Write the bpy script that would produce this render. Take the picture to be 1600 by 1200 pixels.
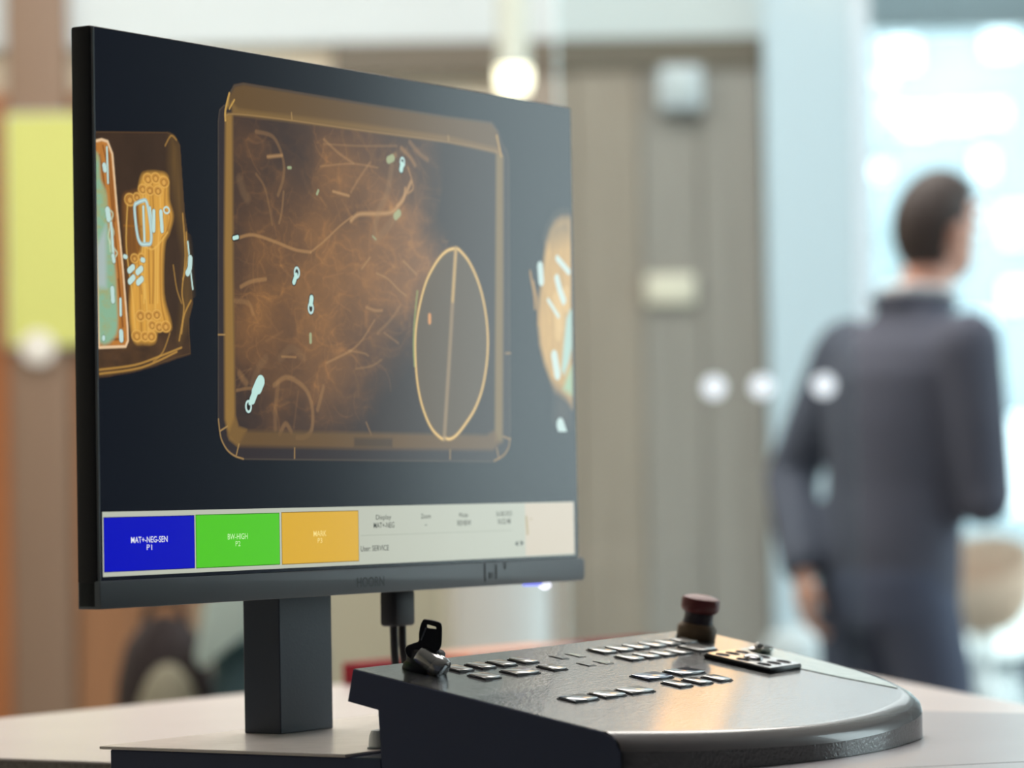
import bpy, bmesh, math, random
import numpy as np
from mathutils import Vector, Matrix

# ------------------------------------------------------------------ clear
for o in list(bpy.data.objects):
    bpy.data.objects.remove(o, do_unlink=True)
scene = bpy.context.scene
COL = scene.collection
R = math.radians

def lin(r, g, b):
    def f(c):
        c /= 255.0
        return c / 12.92 if c <= 0.04045 else ((c + 0.055) / 1.055) ** 2.4
    return (f(r), f(g), f(b))

# ------------------------------------------------------------------ camera
cam_d = bpy.data.cameras.new('camera')
cam_d.sensor_width = 36.0
cam_d.lens = 5200.0 * 36.0 / 1600.0
cam_d.clip_start = 0.05
cam_d.clip_end = 300
cam_d.dof.use_dof = True
cam_d.dof.focus_distance = 1.97
cam_d.dof.aperture_fstop = 6.2
cam = bpy.data.objects.new('camera', cam_d)
COL.objects.link(cam)
PITCH, ROLL = 0.03268794, -0.01687207
cam.matrix_world = Matrix.Translation((0, 0, 1.10)) @ Matrix.Rotation(math.pi / 2 + PITCH, 4, 'X') @ Matrix.Rotation(ROLL, 4, 'Z')
scene.camera = cam

# ------------------------------------------------------------------ world, exposure
scene.view_settings.view_transform = 'Standard'
scene.view_settings.look = 'None'
scene.view_settings.gamma = 1.0
scene.view_settings.use_curve_mapping = False
scene.view_settings.exposure = 0.0
w = bpy.data.worlds.new('overcast_sky')
scene.world = w
w.use_nodes = True
nt = w.node_tree
bg = nt.nodes['Background']
bg.inputs['Color'].default_value = (0.84, 0.96, 1.0, 1)
bg.inputs['Strength'].default_value = 4.2

# daylight sampling portals in the two glazed openings
def portal(name, loc, rot, sx, sy):
    d = bpy.data.lights.new(name, 'AREA')
    d.shape = 'RECTANGLE'; d.size = sx; d.size_y = sy
    d.cycles.is_portal = True
    o = bpy.data.objects.new(name, d); COL.objects.link(o)
    o.location = loc; o.rotation_euler = rot
portal('window_light_portal', (3.58, 19.9, 2.0), (R(-90), 0, 0), 2.8, 3.9)
portal('window_light_portal', (4.9, 12.1, 2.0), (R(90), 0, R(90)), 15.6, 3.9)

# area lights under the ceiling, added to brighten walls and worktop; no fixtures
def area(name, loc, sx, sy, power, color):
    d = bpy.data.lights.new(name, 'AREA')
    d.shape = 'RECTANGLE'; d.size = sx; d.size_y = sy; d.energy = power; d.color = color
    o = bpy.data.objects.new(name, d); COL.objects.link(o)
    o.location = loc
area('ceiling_fill_light', (-.6, 7.4, 4.12), 5.0, 2.2, 215, (1.0, 0.95, 0.88))
area('ceiling_fill_light', (2.2, 14.0, 4.12), 3.0, 5.0, 70, (0.88, 0.97, 1.0))
area('ceiling_fill_light', (.2, 3.4, 4.12), 2.4, 1.4, 85, (1.0, 0.94, 0.90))  # added to brighten the worktop and the bags

# ------------------------------------------------------------------ materials
def mat(name, color, rough=0.5, metal=0.0, spec=0.5, noise=0.0, nscale=20.0, bump=0.0, bscale=200.0, emit=None, estr=0.0, stretch=None, coat=0.0, dark=None):
    m = bpy.data.materials.new(name)
    m.use_nodes = True
    n = m.node_tree.nodes; l = m.node_tree.links
    p = n['Principled BSDF']
    p.inputs['Base Color'].default_value = (*color, 1)
    p.inputs['Roughness'].default_value = rough
    p.inputs['Metallic'].default_value = metal
    p.inputs['Specular IOR Level'].default_value = spec
    p.inputs['Coat Weight'].default_value = coat
    if noise or bump:
        tc = n.new('ShaderNodeTexCoord')
        mp = n.new('ShaderNodeMapping')
        l.new(tc.outputs['Object'], mp.inputs['Vector'])
        if stretch: mp.inputs['Scale'].default_value = stretch
    if noise:
        t = n.new('ShaderNodeTexNoise'); t.inputs['Scale'].default_value = nscale; t.inputs['Detail'].default_value = 5
        l.new(mp.outputs['Vector'], t.inputs['Vector'])
        r = n.new('ShaderNodeValToRGB')
        a = [max(0, c * (1 - noise)) for c in color] if dark is None else dark
        b = [min(1, c * (1 + noise)) for c in color]
        r.color_ramp.elements[0].position = .3; r.color_ramp.elements[1].position = .7
        r.color_ramp.elements[0].color = (*a, 1); r.color_ramp.elements[1].color = (*b, 1)
        l.new(t.outputs['Fac'], r.inputs['Fac']); l.new(r.outputs['Color'], p.inputs['Base Color'])
    if bump:
        t2 = n.new('ShaderNodeTexNoise'); t2.inputs['Scale'].default_value = bscale; t2.inputs['Detail'].default_value = 3
        l.new(mp.outputs['Vector'], t2.inputs['Vector'])
        bp = n.new('ShaderNodeBump'); bp.inputs['Strength'].default_value = bump; bp.inputs['Distance'].default_value = 0.001
        l.new(t2.outputs['Fac'], bp.inputs['Height']); l.new(bp.outputs['Normal'], p.inputs['Normal'])
    if emit is not None:
        p.inputs['Emission Color'].default_value = (*emit, 1)
        p.inputs['Emission Strength'].default_value = estr
    return m

def glass_mat(name, tint=(0.93, 0.97, 0.97)):
    m = bpy.data.materials.new(name); m.use_nodes = True
    n = m.node_tree.nodes; l = m.node_tree.links
    n.remove(n['Principled BSDF'])
    tr = n.new('ShaderNodeBsdfTransparent'); tr.inputs['Color'].default_value = (*tint, 1)
    gl = n.new('ShaderNodeBsdfGlossy'); gl.inputs['Roughness'].default_value = 0.02
    fr = n.new('ShaderNodeFresnel'); fr.inputs['IOR'].default_value = 1.45
    mx = n.new('ShaderNodeMixShader')
    l.new(fr.outputs['Fac'], mx.inputs['Fac']); l.new(tr.outputs[0], mx.inputs[1]); l.new(gl.outputs[0], mx.inputs[2])
    l.new(mx.outputs[0], n['Material Output'].inputs['Surface'])
    return m

# ------------------------------------------------------------------ mesh helpers
class MB:
    """collects simple shapes into one mesh"""
    def __init__(s): s.bm = bmesh.new()
    def quad_loop(s, loops, cap0=True, cap1=True, closed=True):
        bm = s.bm
        vs = [[bm.verts.new(p) for p in lp] for lp in loops]
        n = len(loops[0])
        for a, b in zip(vs[:-1], vs[1:]):
            for i in range(n if closed else n - 1):
                j = (i + 1) % n
                bm.faces.new((a[i], a[j], b[j], b[i]))
        if cap0: bm.faces.new(vs[0][::-1])
        if cap1: bm.faces.new(vs[-1])
        return s
    def box(s, x0, x1, y0, y1, z0, z1, bev=0.0, seg=2, M=None):
        b = bmesh.new()
        bmesh.ops.create_cube(b, size=1)
        for v in b.verts:
            v.co = Vector(((x0 + x1) / 2 + v.co.x * (x1 - x0), (y0 + y1) / 2 + v.co.y * (y1 - y0), (z0 + z1) / 2 + v.co.z * (z1 - z0)))
        if bev: bmesh.ops.bevel(b, geom=b.edges[:], offset=bev, segments=seg, profile=.5, affect='EDGES')
        s.add(b, M); return s
    def add(s, b, M=None):
        if M is not None: b.transform(M)
        me = bpy.data.meshes.new('tmp'); b.to_mesh(me); b.free()
        s.bm.from_mesh(me); bpy.data.meshes.remove(me)
    def prism(s, poly, z0, z1, bev=0.0, seg=2, M=None):
        b = bmesh.new()
        lo = [b.verts.new((x, y, z0)) for x, y in poly]; hi = [b.verts.new((x, y, z1)) for x, y in poly]
        n = len(poly)
        b.faces.new(lo[::-1]); b.faces.new(hi)
        for i in range(n): b.faces.new((lo[i], lo[(i + 1) % n], hi[(i + 1) % n], hi[i]))
        bmesh.ops.recalc_face_normals(b, faces=b.faces[:])
        if bev: bmesh.ops.bevel(b, geom=b.edges[:], offset=bev, segments=seg, profile=.5, affect='EDGES')
        s.add(b, M); return s
    def lathe(s, prof, seg=32, M=None):
        b = bmesh.new(); rows = []
        for r, z in prof:
            if r < 1e-6: rows.append([b.verts.new((0, 0, z))])
            else: rows.append([b.verts.new((r * math.cos(2 * math.pi * i / seg), r * math.sin(2 * math.pi * i / seg), z)) for i in range(seg)])
        for a, c in zip(rows[:-1], rows[1:]):
            for i in range(seg):
                j = (i + 1) % seg
                if len(a) == 1 and len(c) == 1: continue
                if len(a) == 1: b.faces.new((a[0], c[j], c[i]))
                elif len(c) == 1: b.faces.new((a[i], a[j], c[0]))
                else: b.faces.new((a[i], a[j], c[j], c[i]))
        bmesh.ops.recalc_face_normals(b, faces=b.faces[:])
        s.add(b, M); return s
    def tube(s, pts, rad, seg=12, caps=True):
        pts = [Vector(p) for p in pts]
        rads = rad if isinstance(rad, (list, tuple)) else [rad] * len(pts)
        loops = []; prev = None
        for i, p in enumerate(pts):
            t = (pts[min(i + 1, len(pts) - 1)] - pts[max(i - 1, 0)]).normalized()
            if prev is None:
                a = t.cross(Vector((0, 0, 1)))
                if a.length < 1e-3: a = t.cross(Vector((0, 1, 0)))
                a.normalize()
            else:
                a = prev - t * prev.dot(t); a.normalize()
            prev = a; c = t.cross(a)
            loops.append([p + (a * math.cos(2 * math.pi * k / seg) + c * math.sin(2 * math.pi * k / seg)) * rads[i] for k in range(seg)])
        s.quad_loop(loops, caps, caps); return s
    def ball(s, c, r, seg=16, M=None):
        b = bmesh.new(); bmesh.ops.create_uvsphere(b, u_segments=seg, v_segments=max(8, seg // 2), radius=1)
        rr = r if isinstance(r, (list, tuple)) else (r, r, r)
        for v in b.verts: v.co = Vector((v.co.x * rr[0], v.co.y * rr[1], v.co.z * rr[2]))
        if M is not None: b.transform(M)
        b.transform(Matrix.Translation(c))
        s.add(b); return s
    def rings(s, rows, seg=24):
        s.quad_loop([[(x + rx * math.cos(2 * math.pi * k / seg), y + ry * math.sin(2 * math.pi * k / seg), z) for k in range(seg)] for x, y, z, rx, ry in rows]); return s
    def build(s, name, material, parent=None, origin=(0, 0, 0), smooth=True, kind=None, sharp=35):
        bm = s.bm
        bmesh.ops.recalc_face_normals(bm, faces=bm.faces[:])
        if any(origin): bmesh.ops.translate(bm, verts=bm.verts[:], vec=-Vector(origin))
        if smooth:
            for f in bm.faces: f.smooth = True
            for e in bm.edges:
                if len(e.link_faces) == 2 and e.calc_face_angle(0) > R(sharp): e.smooth = False
        me = bpy.data.meshes.new(name); bm.to_mesh(me); bm.free()
        me.materials.append(material)
        o = bpy.data.objects.new(name, me); COL.objects.link(o)
        if parent is not None: o.parent = parent
        if kind: o['kind'] = kind
        return o

def thing(name, label, cat, loc=(0, 0, 0), rz=0.0, group=None):
    o = bpy.data.objects.new(name, None); COL.objects.link(o)
    o.empty_display_size = .05
    o.location = loc; o.rotation_euler = (0, 0, rz)
    o['label'] = label; o['category'] = cat
    if group: o['group'] = group
    return o

def tag(o, label=None, cat=None, group=None):
    if label: o['label'] = label
    if cat: o['category'] = cat
    if group: o['group'] = group
    return o

def structure(o):
    o['kind'] = 'structure'; return o

def copy_part(o, name=None, parent=None):
    c = o.copy(); COL.objects.link(c)
    if parent is not None: c.parent = parent
    return c

# frame of the operator station: X along the screen, Y to the back of the monitor, Z up
OX, OY, YAW = -0.23329, 1.865, 1.00856986
MF = Matrix.Translation((OX, OY, 0)) @ Matrix.Rotation(YAW, 4, 'Z')
def F(x, b, z=0.0): return MF @ Vector((x, b, z))
def fthing(name, label, cat, org, group=None):
    return thing(name, label, cat, F(*org), YAW, group)

def text_mesh(s, width=None, cap=None, weight=0.0):
    """flat lettering, returned as a bmesh scaled to a cap height and a total width, starting at x = 0 on the baseline"""
    def make(t):
        c = bpy.data.curves.new('lettering', 'FONT'); c.body = t; c.offset = weight; c.resolution_u = 3
        o = bpy.data.objects.new('lettering', c); COL.objects.link(o)
        dg = bpy.context.evaluated_depsgraph_get()
        me = bpy.data.meshes.new_from_object(o.evaluated_get(dg))
        bpy.data.objects.remove(o, do_unlink=True); bpy.data.curves.remove(c)
        return me
    h = make('H'); ch = max(v.co.y for v in h.vertices); bpy.data.meshes.remove(h)
    me = make(s)
    b = bmesh.new(); b.from_mesh(me); bpy.data.meshes.remove(me)
    x0 = min(v.co.x for v in b.verts); x1 = max(v.co.x for v in b.verts)
    sy = cap / ch
    sx = width / (x1 - x0) if width else sy
    for v in b.verts: v.co = Vector(((v.co.x - x0) * sx, v.co.y * sy, 0))
    return b, (x1 - x0) * sx
GLINT_PANES = [(9.40, 1.46, 0.60, 1.79), (6.95, 6.98, 0.29, 0.29), (7.37, 9.17, 0.62, 0.55), (7.06, 8.7, 0.31, 0.19), (7.63, 7.9, 0.62, 0.48), (8.41, 7.96, 0.72, 0.41), (9.06, 8.02, 0.52, 0.36), (8.25, 9.68, 0.6, 0.24), (9.24, 9.51, 0.6, 0.83), (8.58, 6.11, 0.48, 0.52), (9.44, 5.93, 0.52, 0.72), (7.96, 4.65, 0.26, 0.26), (8.7, 4.08, 0.6, 0.43), (7.15, 8.08, 0.31, 0.29), (8.88, 7.06, 0.36, 0.48), (9.42, 4.62, 0.48, 0.48), (6.68, 9.51, 0.29, 0.48)]
# ================================================================== the hall
M_floor = mat('floor_stone', lin(150, 146, 140), .25, noise=.12, nscale=1.2)
M_white = mat('white_paint', lin(212, 222, 226), .6, noise=.02, nscale=2)
M_ceil = mat('ceiling_paint', lin(214, 216, 216), .8)
M_beige = mat('beige_wall', lin(214, 204, 184), .7, noise=.03, nscale=3)
M_pillar = mat('pillar_paint', lin(210, 230, 244), .55)
M_dim = mat('dark_cladding', lin(44, 46, 50), .6)
M_taupe = mat('taupe_panel', lin(164, 153, 141), .45, noise=.08, nscale=3, stretch=(6, 6, .6))
M_taupe2 = mat('grey_taupe_panel', lin(160, 155, 149), .45, noise=.06, nscale=3, stretch=(6, 6, .6))
M_oak = mat('oak_plank', lin(150, 108, 77), .4, noise=.16, nscale=4, stretch=(8, 8, .5))
M_oak2 = mat('orange_oak', lin(168, 108, 68), .35, noise=.14, nscale=4, stretch=(8, 8, .5))
M_post = mat('grey_brown_post', lin(140, 116, 98), .5)
M_alu = mat('pale_aluminium', lin(196, 206, 210), .35, metal=.3)
M_glass = glass_mat('window_glass')

CEIL = 4.2
def wallbox(name, m, *a):
    return structure(MB().box(*a).build(name, m, smooth=False))
wallbox('floor', M_floor, -4.2, 5.2, -3.2, 20.2, -.1, 0)
wallbox('ceiling', M_ceil, -4.2, 5.2, -3.2, 20.2, CEIL, CEIL + .12)
wallbox('wall_left', M_beige, -4.2, -4.0, -3.2, 20.2, 0, CEIL)
wallbox('wall_behind', mat('grey_blue_wall', lin(120, 128, 146), .8), -4.0, 5.2, -3.2, -3.0, 0, CEIL)
wallbox('wall_right', M_dim, 5.0, 5.2, -3.0, 4.36, 0, CEIL)
wallbox('wall_back', M_beige, -4.0, .77, 10.0, 10.2, 0, 2.52)
wallbox('trim_1', M_white, -4.0, .77, 9.96, 10.2, 2.46, CEIL)
wallbox('wall_far', M_white, .77, 2.12, 20.0, 20.2, 0, CEIL)
wallbox('wall_corridor', M_white, .60, .77, 10.2, 20.0, 0, CEIL)
wallbox('trim_2', M_pillar, .77, 1.085, 9.90, 10.25, 0, CEIL)      # the pale pillar

def glazing(name, axis, c, a0, a1, z1, n, frame=.06):
    """one glazed wall: frame, mullions and separate panes"""
    o = bpy.data.objects.new(name, None); COL.objects.link(o); structure(o)
    def bx(mb, u0, u1, t0, t1, z0, zz):
        if axis == 'Y': mb.box(u0, u1, c + t0, c + t1, z0, zz)
        else: mb.box(c + t0, c + t1, u0, u1, z0, zz)
    m = MB()
    bx(m, a0, a1, 0, .10, 0, .08); bx(m, a0, a1, 0, .10, z1 - .08, z1)
    m.build('window_frame', M_alu, o, smooth=False)
    st = (a1 - a0) / n
    for i in range(n + 1):
        m = MB(); u = a0 + i * st
        bx(m, max(a0, u - frame / 2), min(a1, u + frame / 2), 0, .10, .08, z1 - .08)
        m.build('mullion', M_alu, o, smooth=False)
    for i in range(n):
        m = MB(); bx(m, a0 + i * st + frame / 2, a0 + (i + 1) * st - frame / 2, .04, .052, .08, z1 - .08)
        m.build('pane', M_glass, o, smooth=False)
    m = MB(); bx(m, a0, a1, 0, .2, z1, CEIL); m.build('lintel', M_white, o, smooth=False)
    return o
glazing('window_1', 'Y', 20.0, 2.12, 5.0, 3.93, 2)
glazing('window_2', 'X', 5.0, 4.36, 20.0, 3.93, 7)

# grey-taupe boards right of the monitor
pan = tag(MB().box(-.52, .765, 9.94, 9.998, 2.36, 2.455).build('wall_panelling', mat('dark_rail', lin(112, 104, 92), .5), smooth=False), None, None)
structure(pan)
pan.name = 'trim_3'
for i, (x0, x1, m) in enumerate([(.03, .105, M_taupe), (.108, .20, M_oak), (.203, .395, M_taupe), (.40, .575, M_taupe2), (.578, .76, M_taupe2)]):
    mm = m if m is not M_oak else M_taupe
    b = MB().box(x0, x1, 9.95 + (i % 2) * .006, 9.998, 0, 2.36, .004, 1).build('panel_board', mm, pan)
structure(MB().box(-.955, -.215, 9.965, 9.998, 0, 1.40, .004, 1).build('trim_5', mat('khaki_dado', lin(164, 158, 138), .6)))
# oak boards at the left
pl = structure(MB().box(-4.0, -.96, 9.955, 9.998, 0, .12).build('baseboard_back', M_oak, smooth=False))
x = -1.31
for i in range(2):
    MB().box(x, x + .172, 9.93 + (i % 2) * .006, 9.998, .12, 2.32, .004, 1).build('plank', M_oak, pl); x += .176
x = -1.499
for i in range(6):
    MB().box(x - .17, x, 9.93 + (i % 2) * .006, 9.998, .12, 2.32, .004, 1).build('plank', M_oak2, pl); x -= .176
structure(MB().box(-1.495, -1.315, 9.90, 9.998, .12, CEIL, .006).build('trim_4', M_post))

# yellow-green poster on the post, with its white dial below
po = thing('notice_poster', 'yellow-green poster on the brown post at the left edge', 'poster', (-1.37, 9.89, 1.9))
MB().box(-.125, .17, -.012, .004, -.34, .35, .003, 1).build('sheet', mat('yellow_green_print', lin(208, 211, 122), .5, emit=None), po)
MB().box(-.132, .177, -.006, .008, -.347, .357, .003, 1).build('backing_board', M_alu, po)
di = thing('wall_dial', 'small round white dial under the yellow-green poster', 'dial', (-1.405, 9.885, 1.555))
MB().lathe([(0, 0), (.042, 0), (.05, .006), (.05, .018), (0, .018)], 32, Matrix.Rotation(R(90), 4, 'X')).build('housing', mat('white_plastic', lin(236, 230, 224), .35), di)
MB().lathe([(0, .018), (.030, .018), (.028, .024), (0, .024)], 24, Matrix.Rotation(R(90), 4, 'X')).build('knob', mat('cream_plastic', lin(240, 238, 230), .35), di)

# small plates on the boards
M_plate = mat('pale_blue_plate', lin(205, 216, 224), .4)
p1 = thing('wall_box', 'small pale blue box high on the grey-taupe boards', 'box', (.517, 9.93, 2.30))
MB().box(-.065, .065, -.05, .018, -.065, .065, .012, 3).build('housing', M_plate, p1)
MB().lathe([(0, 0), (.03, 0), (.026, .014), (0, .016)], 20, Matrix.Translation((0, -.05, 0)) @ Matrix.Rotation(R(90), 4, 'X')).build('lens', M_white, p1)
p2 = thing('door_plate', 'cream blank plate at eye height on the grey-taupe boards', 'sign', (.478, 9.94, 1.70))
MB().box(-.075, .075, -.012, .008, -.045, .045, .004, 2).build('plate', mat('cream_plate', lin(238, 232, 214), .4), p2)
for sx in (-1, 1):
    MB().lathe([(0, 0), (.006, 0), (.005, .004), (0, .005)], 10, Matrix.Translation((sx * .062, -.012, 0)) @ Matrix.Rotation(R(90), 4, 'X')).build('screw', M_alu, p2)

# glass screen with three white discs made to glow as marker lights
gs = thing('glass_screen', 'frameless glass screen with a row of small white marker lights', 'glass screen', (.45, 6.0, 0))
MB().box(-.36, .17, -.006, .006, .02, 2.1, .002, 1).build('pane', M_glass, gs, smooth=False)
M_dot = mat('white_marker', (.9, .95, 1), .4, emit=(.80, .90, 1.0), estr=.75)
for x in (-.086, .0, .112):
    MB().lathe([(0, 0), (.021, 0), (.020, .003), (0, .004)], 24, Matrix.Translation((x, -.0062, 1.284)) @ Matrix.Rotation(R(90), 4, 'X')).build('marker_light', M_dot, gs)
MB().box(-.37, .18, -.03, .03, 0, .04, .004).build('floor_rail', M_alu, gs)

# lamps
M_lampw = mat('lamp_tube', lin(184, 190, 180), .5)
pd = thing('pendant_lamp', 'pale tube pendant lamp glowing above the right part of the monitor', 'lamp', (.018, 8.95, CEIL))
MB().lathe([(0, 0), (.07, 0), (.07, -.02), (.0, -.02)], 24).build('ceiling_rose', M_lampw, pd)
MB().lathe([(0, -.02), (.043, -.02), (.043, -1.93), (.046, -1.94), (.046, -1.955), (.0, -1.955)], 28).build('tube', M_lampw, pd)
MB().lathe([(.0, -1.955), (.044, -1.955), (.045, -1.99), (.036, -2.02), (.0, -2.03)], 28).build('lamp_lens', mat('lamp_glow', (1, .95, .75), .4, emit=(1.0, .98, .72), estr=2.6), pd)
wl = thing('wall_lamp', 'warm orange wall lamp high on the pale pillar', 'lamp', (.962, 9.88, 3.10))
MB().box(-.112, .112, -.0, .018, -.42, .42, .008).build('back_plate', M_alu, wl)
MB().box(-.098, .098, -.06, -.0, -.40, .40, .02, 3).build('diffuser', mat('warm_diffuser', (1, .7, .4), .5, emit=(1.0, .50, .18), estr=4.4), wl)

# white pedestal column behind the screen, and a white bin
pc = thing('display_pedestal', 'white round display pedestal seen under the monitor', 'pedestal', (-.04, 9.0, 0))
MB().lathe([(0, 0), (.16, 0), (.16, .06), (.14, .08), (.135, .12), (.135, 1.46), (.0, 1.46)], 40).build('shaft', mat('pedestal_white', lin(192, 195, 194), .5), pc)
MB().lathe([(0, 1.46), (.155, 1.46), (.16, 1.47), (.16, 1.51), (.155, 1.52), (0, 1.52)], 40).build('top_plate', mat('pedestal_top', lin(214, 216, 214), .4), pc)
wb = thing('waste_bin', 'white cylindrical waste bin behind the console beside the man', 'bin', (.79, 9.4, 0))
MB().lathe([(0, 0), (.085, 0), (.09, .02), (.092, .62), (.0, .62)], 32).build('body', mat('bin_white', lin(230, 238, 244), .35), wb)
MB().lathe([(.094, .62), (.096, .64), (.085, .68), (.04, .705), (0, .71)], 32).build('lid', mat('bin_lid', lin(222, 232, 240), .3), wb)

# beige pedestal chair by the far window
ch = thing('pedestal_chair', 'beige tub chair on a white trumpet foot by the far window', 'chair', (2.46, 17.6, 0), R(160))
prof = [(0, .30), (.10, .31), (.19, .36), (.26, .46), (.285, .58), (.28, .70), (.255, .70), (.255, .58), (.235, .50), (.16, .45), (0, .44)]
b = bmesh.new(); seg = 40; rows = []
for r, z in prof:
    row = []
    for i in range(seg):
        a = 2 * math.pi * i / seg
        zz = z + (.14 * max(0, -math.sin(a)) - .12 * max(0, math.sin(a))) * max(0, (z - .5) / .2)
        row.append(b.verts.new((r * math.cos(a), r * math.sin(a), zz)))
    rows.append(row)
for a_, c_ in zip(rows[:-1], rows[1:]):
    for i in range(seg):
        j = (i + 1) % seg; b.faces.new((a_[i], a_[j], c_[j], c_[i]))
mb = MB(); mb.add(b); mb.build('seat_shell', mat('beige_upholstery', lin(226, 196, 172), .8), ch)
MB().lathe([(0, .44), (.2, .44), (.225, .47), (.215, .50), (.1, .52), (0, .52)], 32).build('seat_cushion', mat('beige_cushion', lin(214, 180, 156), .85), ch)
M_gw = mat('gloss_white', lin(240, 242, 240), .12)
MB().lathe([(0, .31), (.05, .31), (.04, .2), (.045, .1), (.08, .04), (.16, .015), (.2, .008), (.2, 0), (0, 0)], 40).build('trumpet_foot', M_gw, ch)

# dark ottoman right of the chair
ot = thing('round_ottoman', 'dark blue round ottoman at the right edge beside the beige chair', 'ottoman', (2.60, 16.2, 0))
MB().lathe([(0, .05), (.10, .05), (.13, .08), (.14, .18), (.13, .27), (.08, .31), (0, .32)], 32).build('cushion', mat('navy_fabric', lin(70, 78, 104), .8), ot)
MB().lathe([(0, 0), (.1, 0), (.1, .05), (0, .05)], 24).build('base_ring', M_dim, ot)

# bags on a low bench, seen under the monitor
be = thing('luggage_bench', 'low oak bench carrying the bags behind the table', 'bench', (-.49, 5.05, 0))
MB().box(-.30, .30, -.17, .17, .52, .56, .006).build('bench_top', M_oak, be)
for sx in (-1, 1):
    for sy in (-1, 1):
        MB().box(sx * .26 - .02, sx * .26 + .02, sy * .13 - .02, sy * .13 + .02, 0, .52, .004).build('leg', M_oak, be)
bp = thing('backpack', 'dark backpack with a grey-beige front pocket on the bench', 'backpack', (-.532, 5.05, .56))
MB().rings([(0, 0, 0, .062, .075), (0, 0, .02, .074, .09), (0, 0, .16, .078, .09), (0, 0, .26, .074, .085), (0, 0, .32, .060, .07), (0, 0, .355, .033, .045), (0, 0, .365, .008, .012)], 32).build('body', mat('dark_brown_canvas', lin(58, 48, 48), .85), bp)
MB().ball((.012, -.078, .19), (.050, .035, .105), 24).build('front_pocket', mat('grey_beige_canvas', lin(170, 164, 142), .85), bp)
MB().tube([(-.03, .0, .355), (-.02, .0, .385), (.02, .0, .385), (.03, .0, .355)], .007).build('carry_handle', M_dim, bp)
tb = thing('shoulder_bag', 'pale mint and dark teal shoulder bag left of the monitor column', 'bag', (-.385, 4.98, .56))
MB().box(-.066, .10, -.06, .06, 0, .34, .03, 3).build('body', mat('dark_teal_canvas', lin(66, 92, 98), .8), tb)
m = MB()
m.prism([(-.088, .304), (-.078, .288), (-.04, .318), (-.007, .342), (.09, .345), (.10, .36), (.10, .47), (-.065, .47), (-.068, .40)], 0, .022, .006, 2, Matrix.Translation((0, -.062, 0)) @ Matrix.Rotation(R(90), 4, 'X'))
m.build('flap', mat('pale_mint_canvas', lin(224, 246, 238), .8), tb)
sc = thing('folded_scarf', 'salmon pink folded scarf lying over the dark backpack', 'scarf', (-.50, 5.10, .945))
MB().box(-.07, .07, -.05, .05, .0, .045, .018, 3).build('folds', mat('salmon_cloth', lin(206, 140, 116), .9), sc)
MB().box(-.065, .06, -.055, .045, .045, .075, .014, 3).build('upper_fold', mat('salmon_cloth_light', lin(214, 150, 124), .9), sc)

# ------------------------------------------------------------------ outside the windows
M_pave = mat('pale_paving', lin(206, 208, 204), .8, noise=.05, nscale=.5)
structure(MB().box(-60, 90, 20.4, 120, -.25, -.12).build('ground_outside', M_pave, smooth=False))
structure(MB().box(5.3, 90, -20, 20.4, -.25, -.12).build('ground_outside', M_pave, smooth=False))
fa = thing('office_building', 'pale blue-grey office building across the street through the window', 'building', (9.0, 62, -.12))
MB().box(-9, 14, 0, 10, 0, 10.4).build('wall', mat('pale_facade', lin(160, 174, 180), .7, noise=.1, nscale=.6), fa, smooth=False)
MB().box(-9.3, 14.3, -.3, 10.3, 10.4, 10.8).build('roof_edge', M_alu, fa, smooth=False)
M_sky_glass = mat('mirror_glazing', lin(232, 244, 248), .03, metal=1.0)
M_win = mat('window_surround', lin(150, 170, 178), .5)
first = None
for X, Z, W_, H_ in GLINT_PANES:  # mirror panes placed to give bright sky glints on the facade
    if first is None:
        first = MB().box(-.56, .56, -.05, .02, -.56, .56).build('window', M_win, fa, smooth=False)
        firstp = MB().box(-.5, .5, -.07, -.045, -.5, .5).build('pane', M_sky_glass, first, smooth=False); o = first
    else:
        o = copy_part(first, parent=fa); copy_part(firstp, parent=o)
    o.location = (X - 9.0, 0, Z + .12); o.scale = (W_, 1, H_)

rng = np.random.default_rng(11)
def tree(name, label, loc, h, rad, n, leaf, col, seed):
    rg = np.random.default_rng(seed)
    t = thing(name, label, 'tree', loc, 0, 'trees outside the far window')
    m = MB(); m.tube([(0, 0, 0), (.04, .02, h * .3), (-.02, .05, h * .6), (.05, 0, h * .9)], [.10, .08, .05, .02], 10)
    for k in range(7):
        a = k * 2.4; z = h * (.35 + .07 * k)
        m.tube([(0, 0, z), (math.cos(a) * rad * .4, math.sin(a) * rad * .4, z + .35), (math.cos(a) * rad * .8, math.sin(a) * rad * .8, z + .5)], [.04, .025, .01], 6)
    m.build('trunk', mat('grey_bark', lin(120, 116, 110), .9), t)
    # leaves: folded blades in clumps
    nc = 26
    cl = rg.normal(size=(nc, 3)); cl /= np.linalg.norm(cl, axis=1)[:, None]
    cl *= (rg.uniform(.35, 1, (nc, 1))) * np.array([rad, rad, h * .36]); cl[:, 2] += h * .62
    P = cl[rg.integers(0, nc, n)] + rg.normal(size=(n, 3)) * rad * .2
    D = rg.normal(size=(n, 3)); D /= np.linalg.norm(D, axis=1)[:, None]
    E = np.cross(D, rg.normal(size=(n, 3))); E /= np.linalg.norm(E, axis=1)[:, None]
    N = np.cross(D, E); s = leaf * rg.uniform(.6, 1.2, (n, 1))
    V = np.stack([P - D * s, P + E * s * .5 + N * s * .15, P + D * s, P - E * s * .5 + N * s * .15], 1).reshape(-1, 3)
    me = bpy.data.meshes.new('leaves')
    I = np.arange(n)[:, None] * 4
    Fc = np.concatenate([I + np.array([[0, 1, 2]]), I + np.array([[0, 2, 3]])], 0)
    me.from_pydata(V.tolist(), [], Fc.tolist()); me.materials.append(mat('leaf', col, .35, noise=.2, nscale=1.5))
    o = bpy.data.objects.new('leaves', me); COL.objects.link(o); o.parent = t; o['kind'] = 'stuff'
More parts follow.
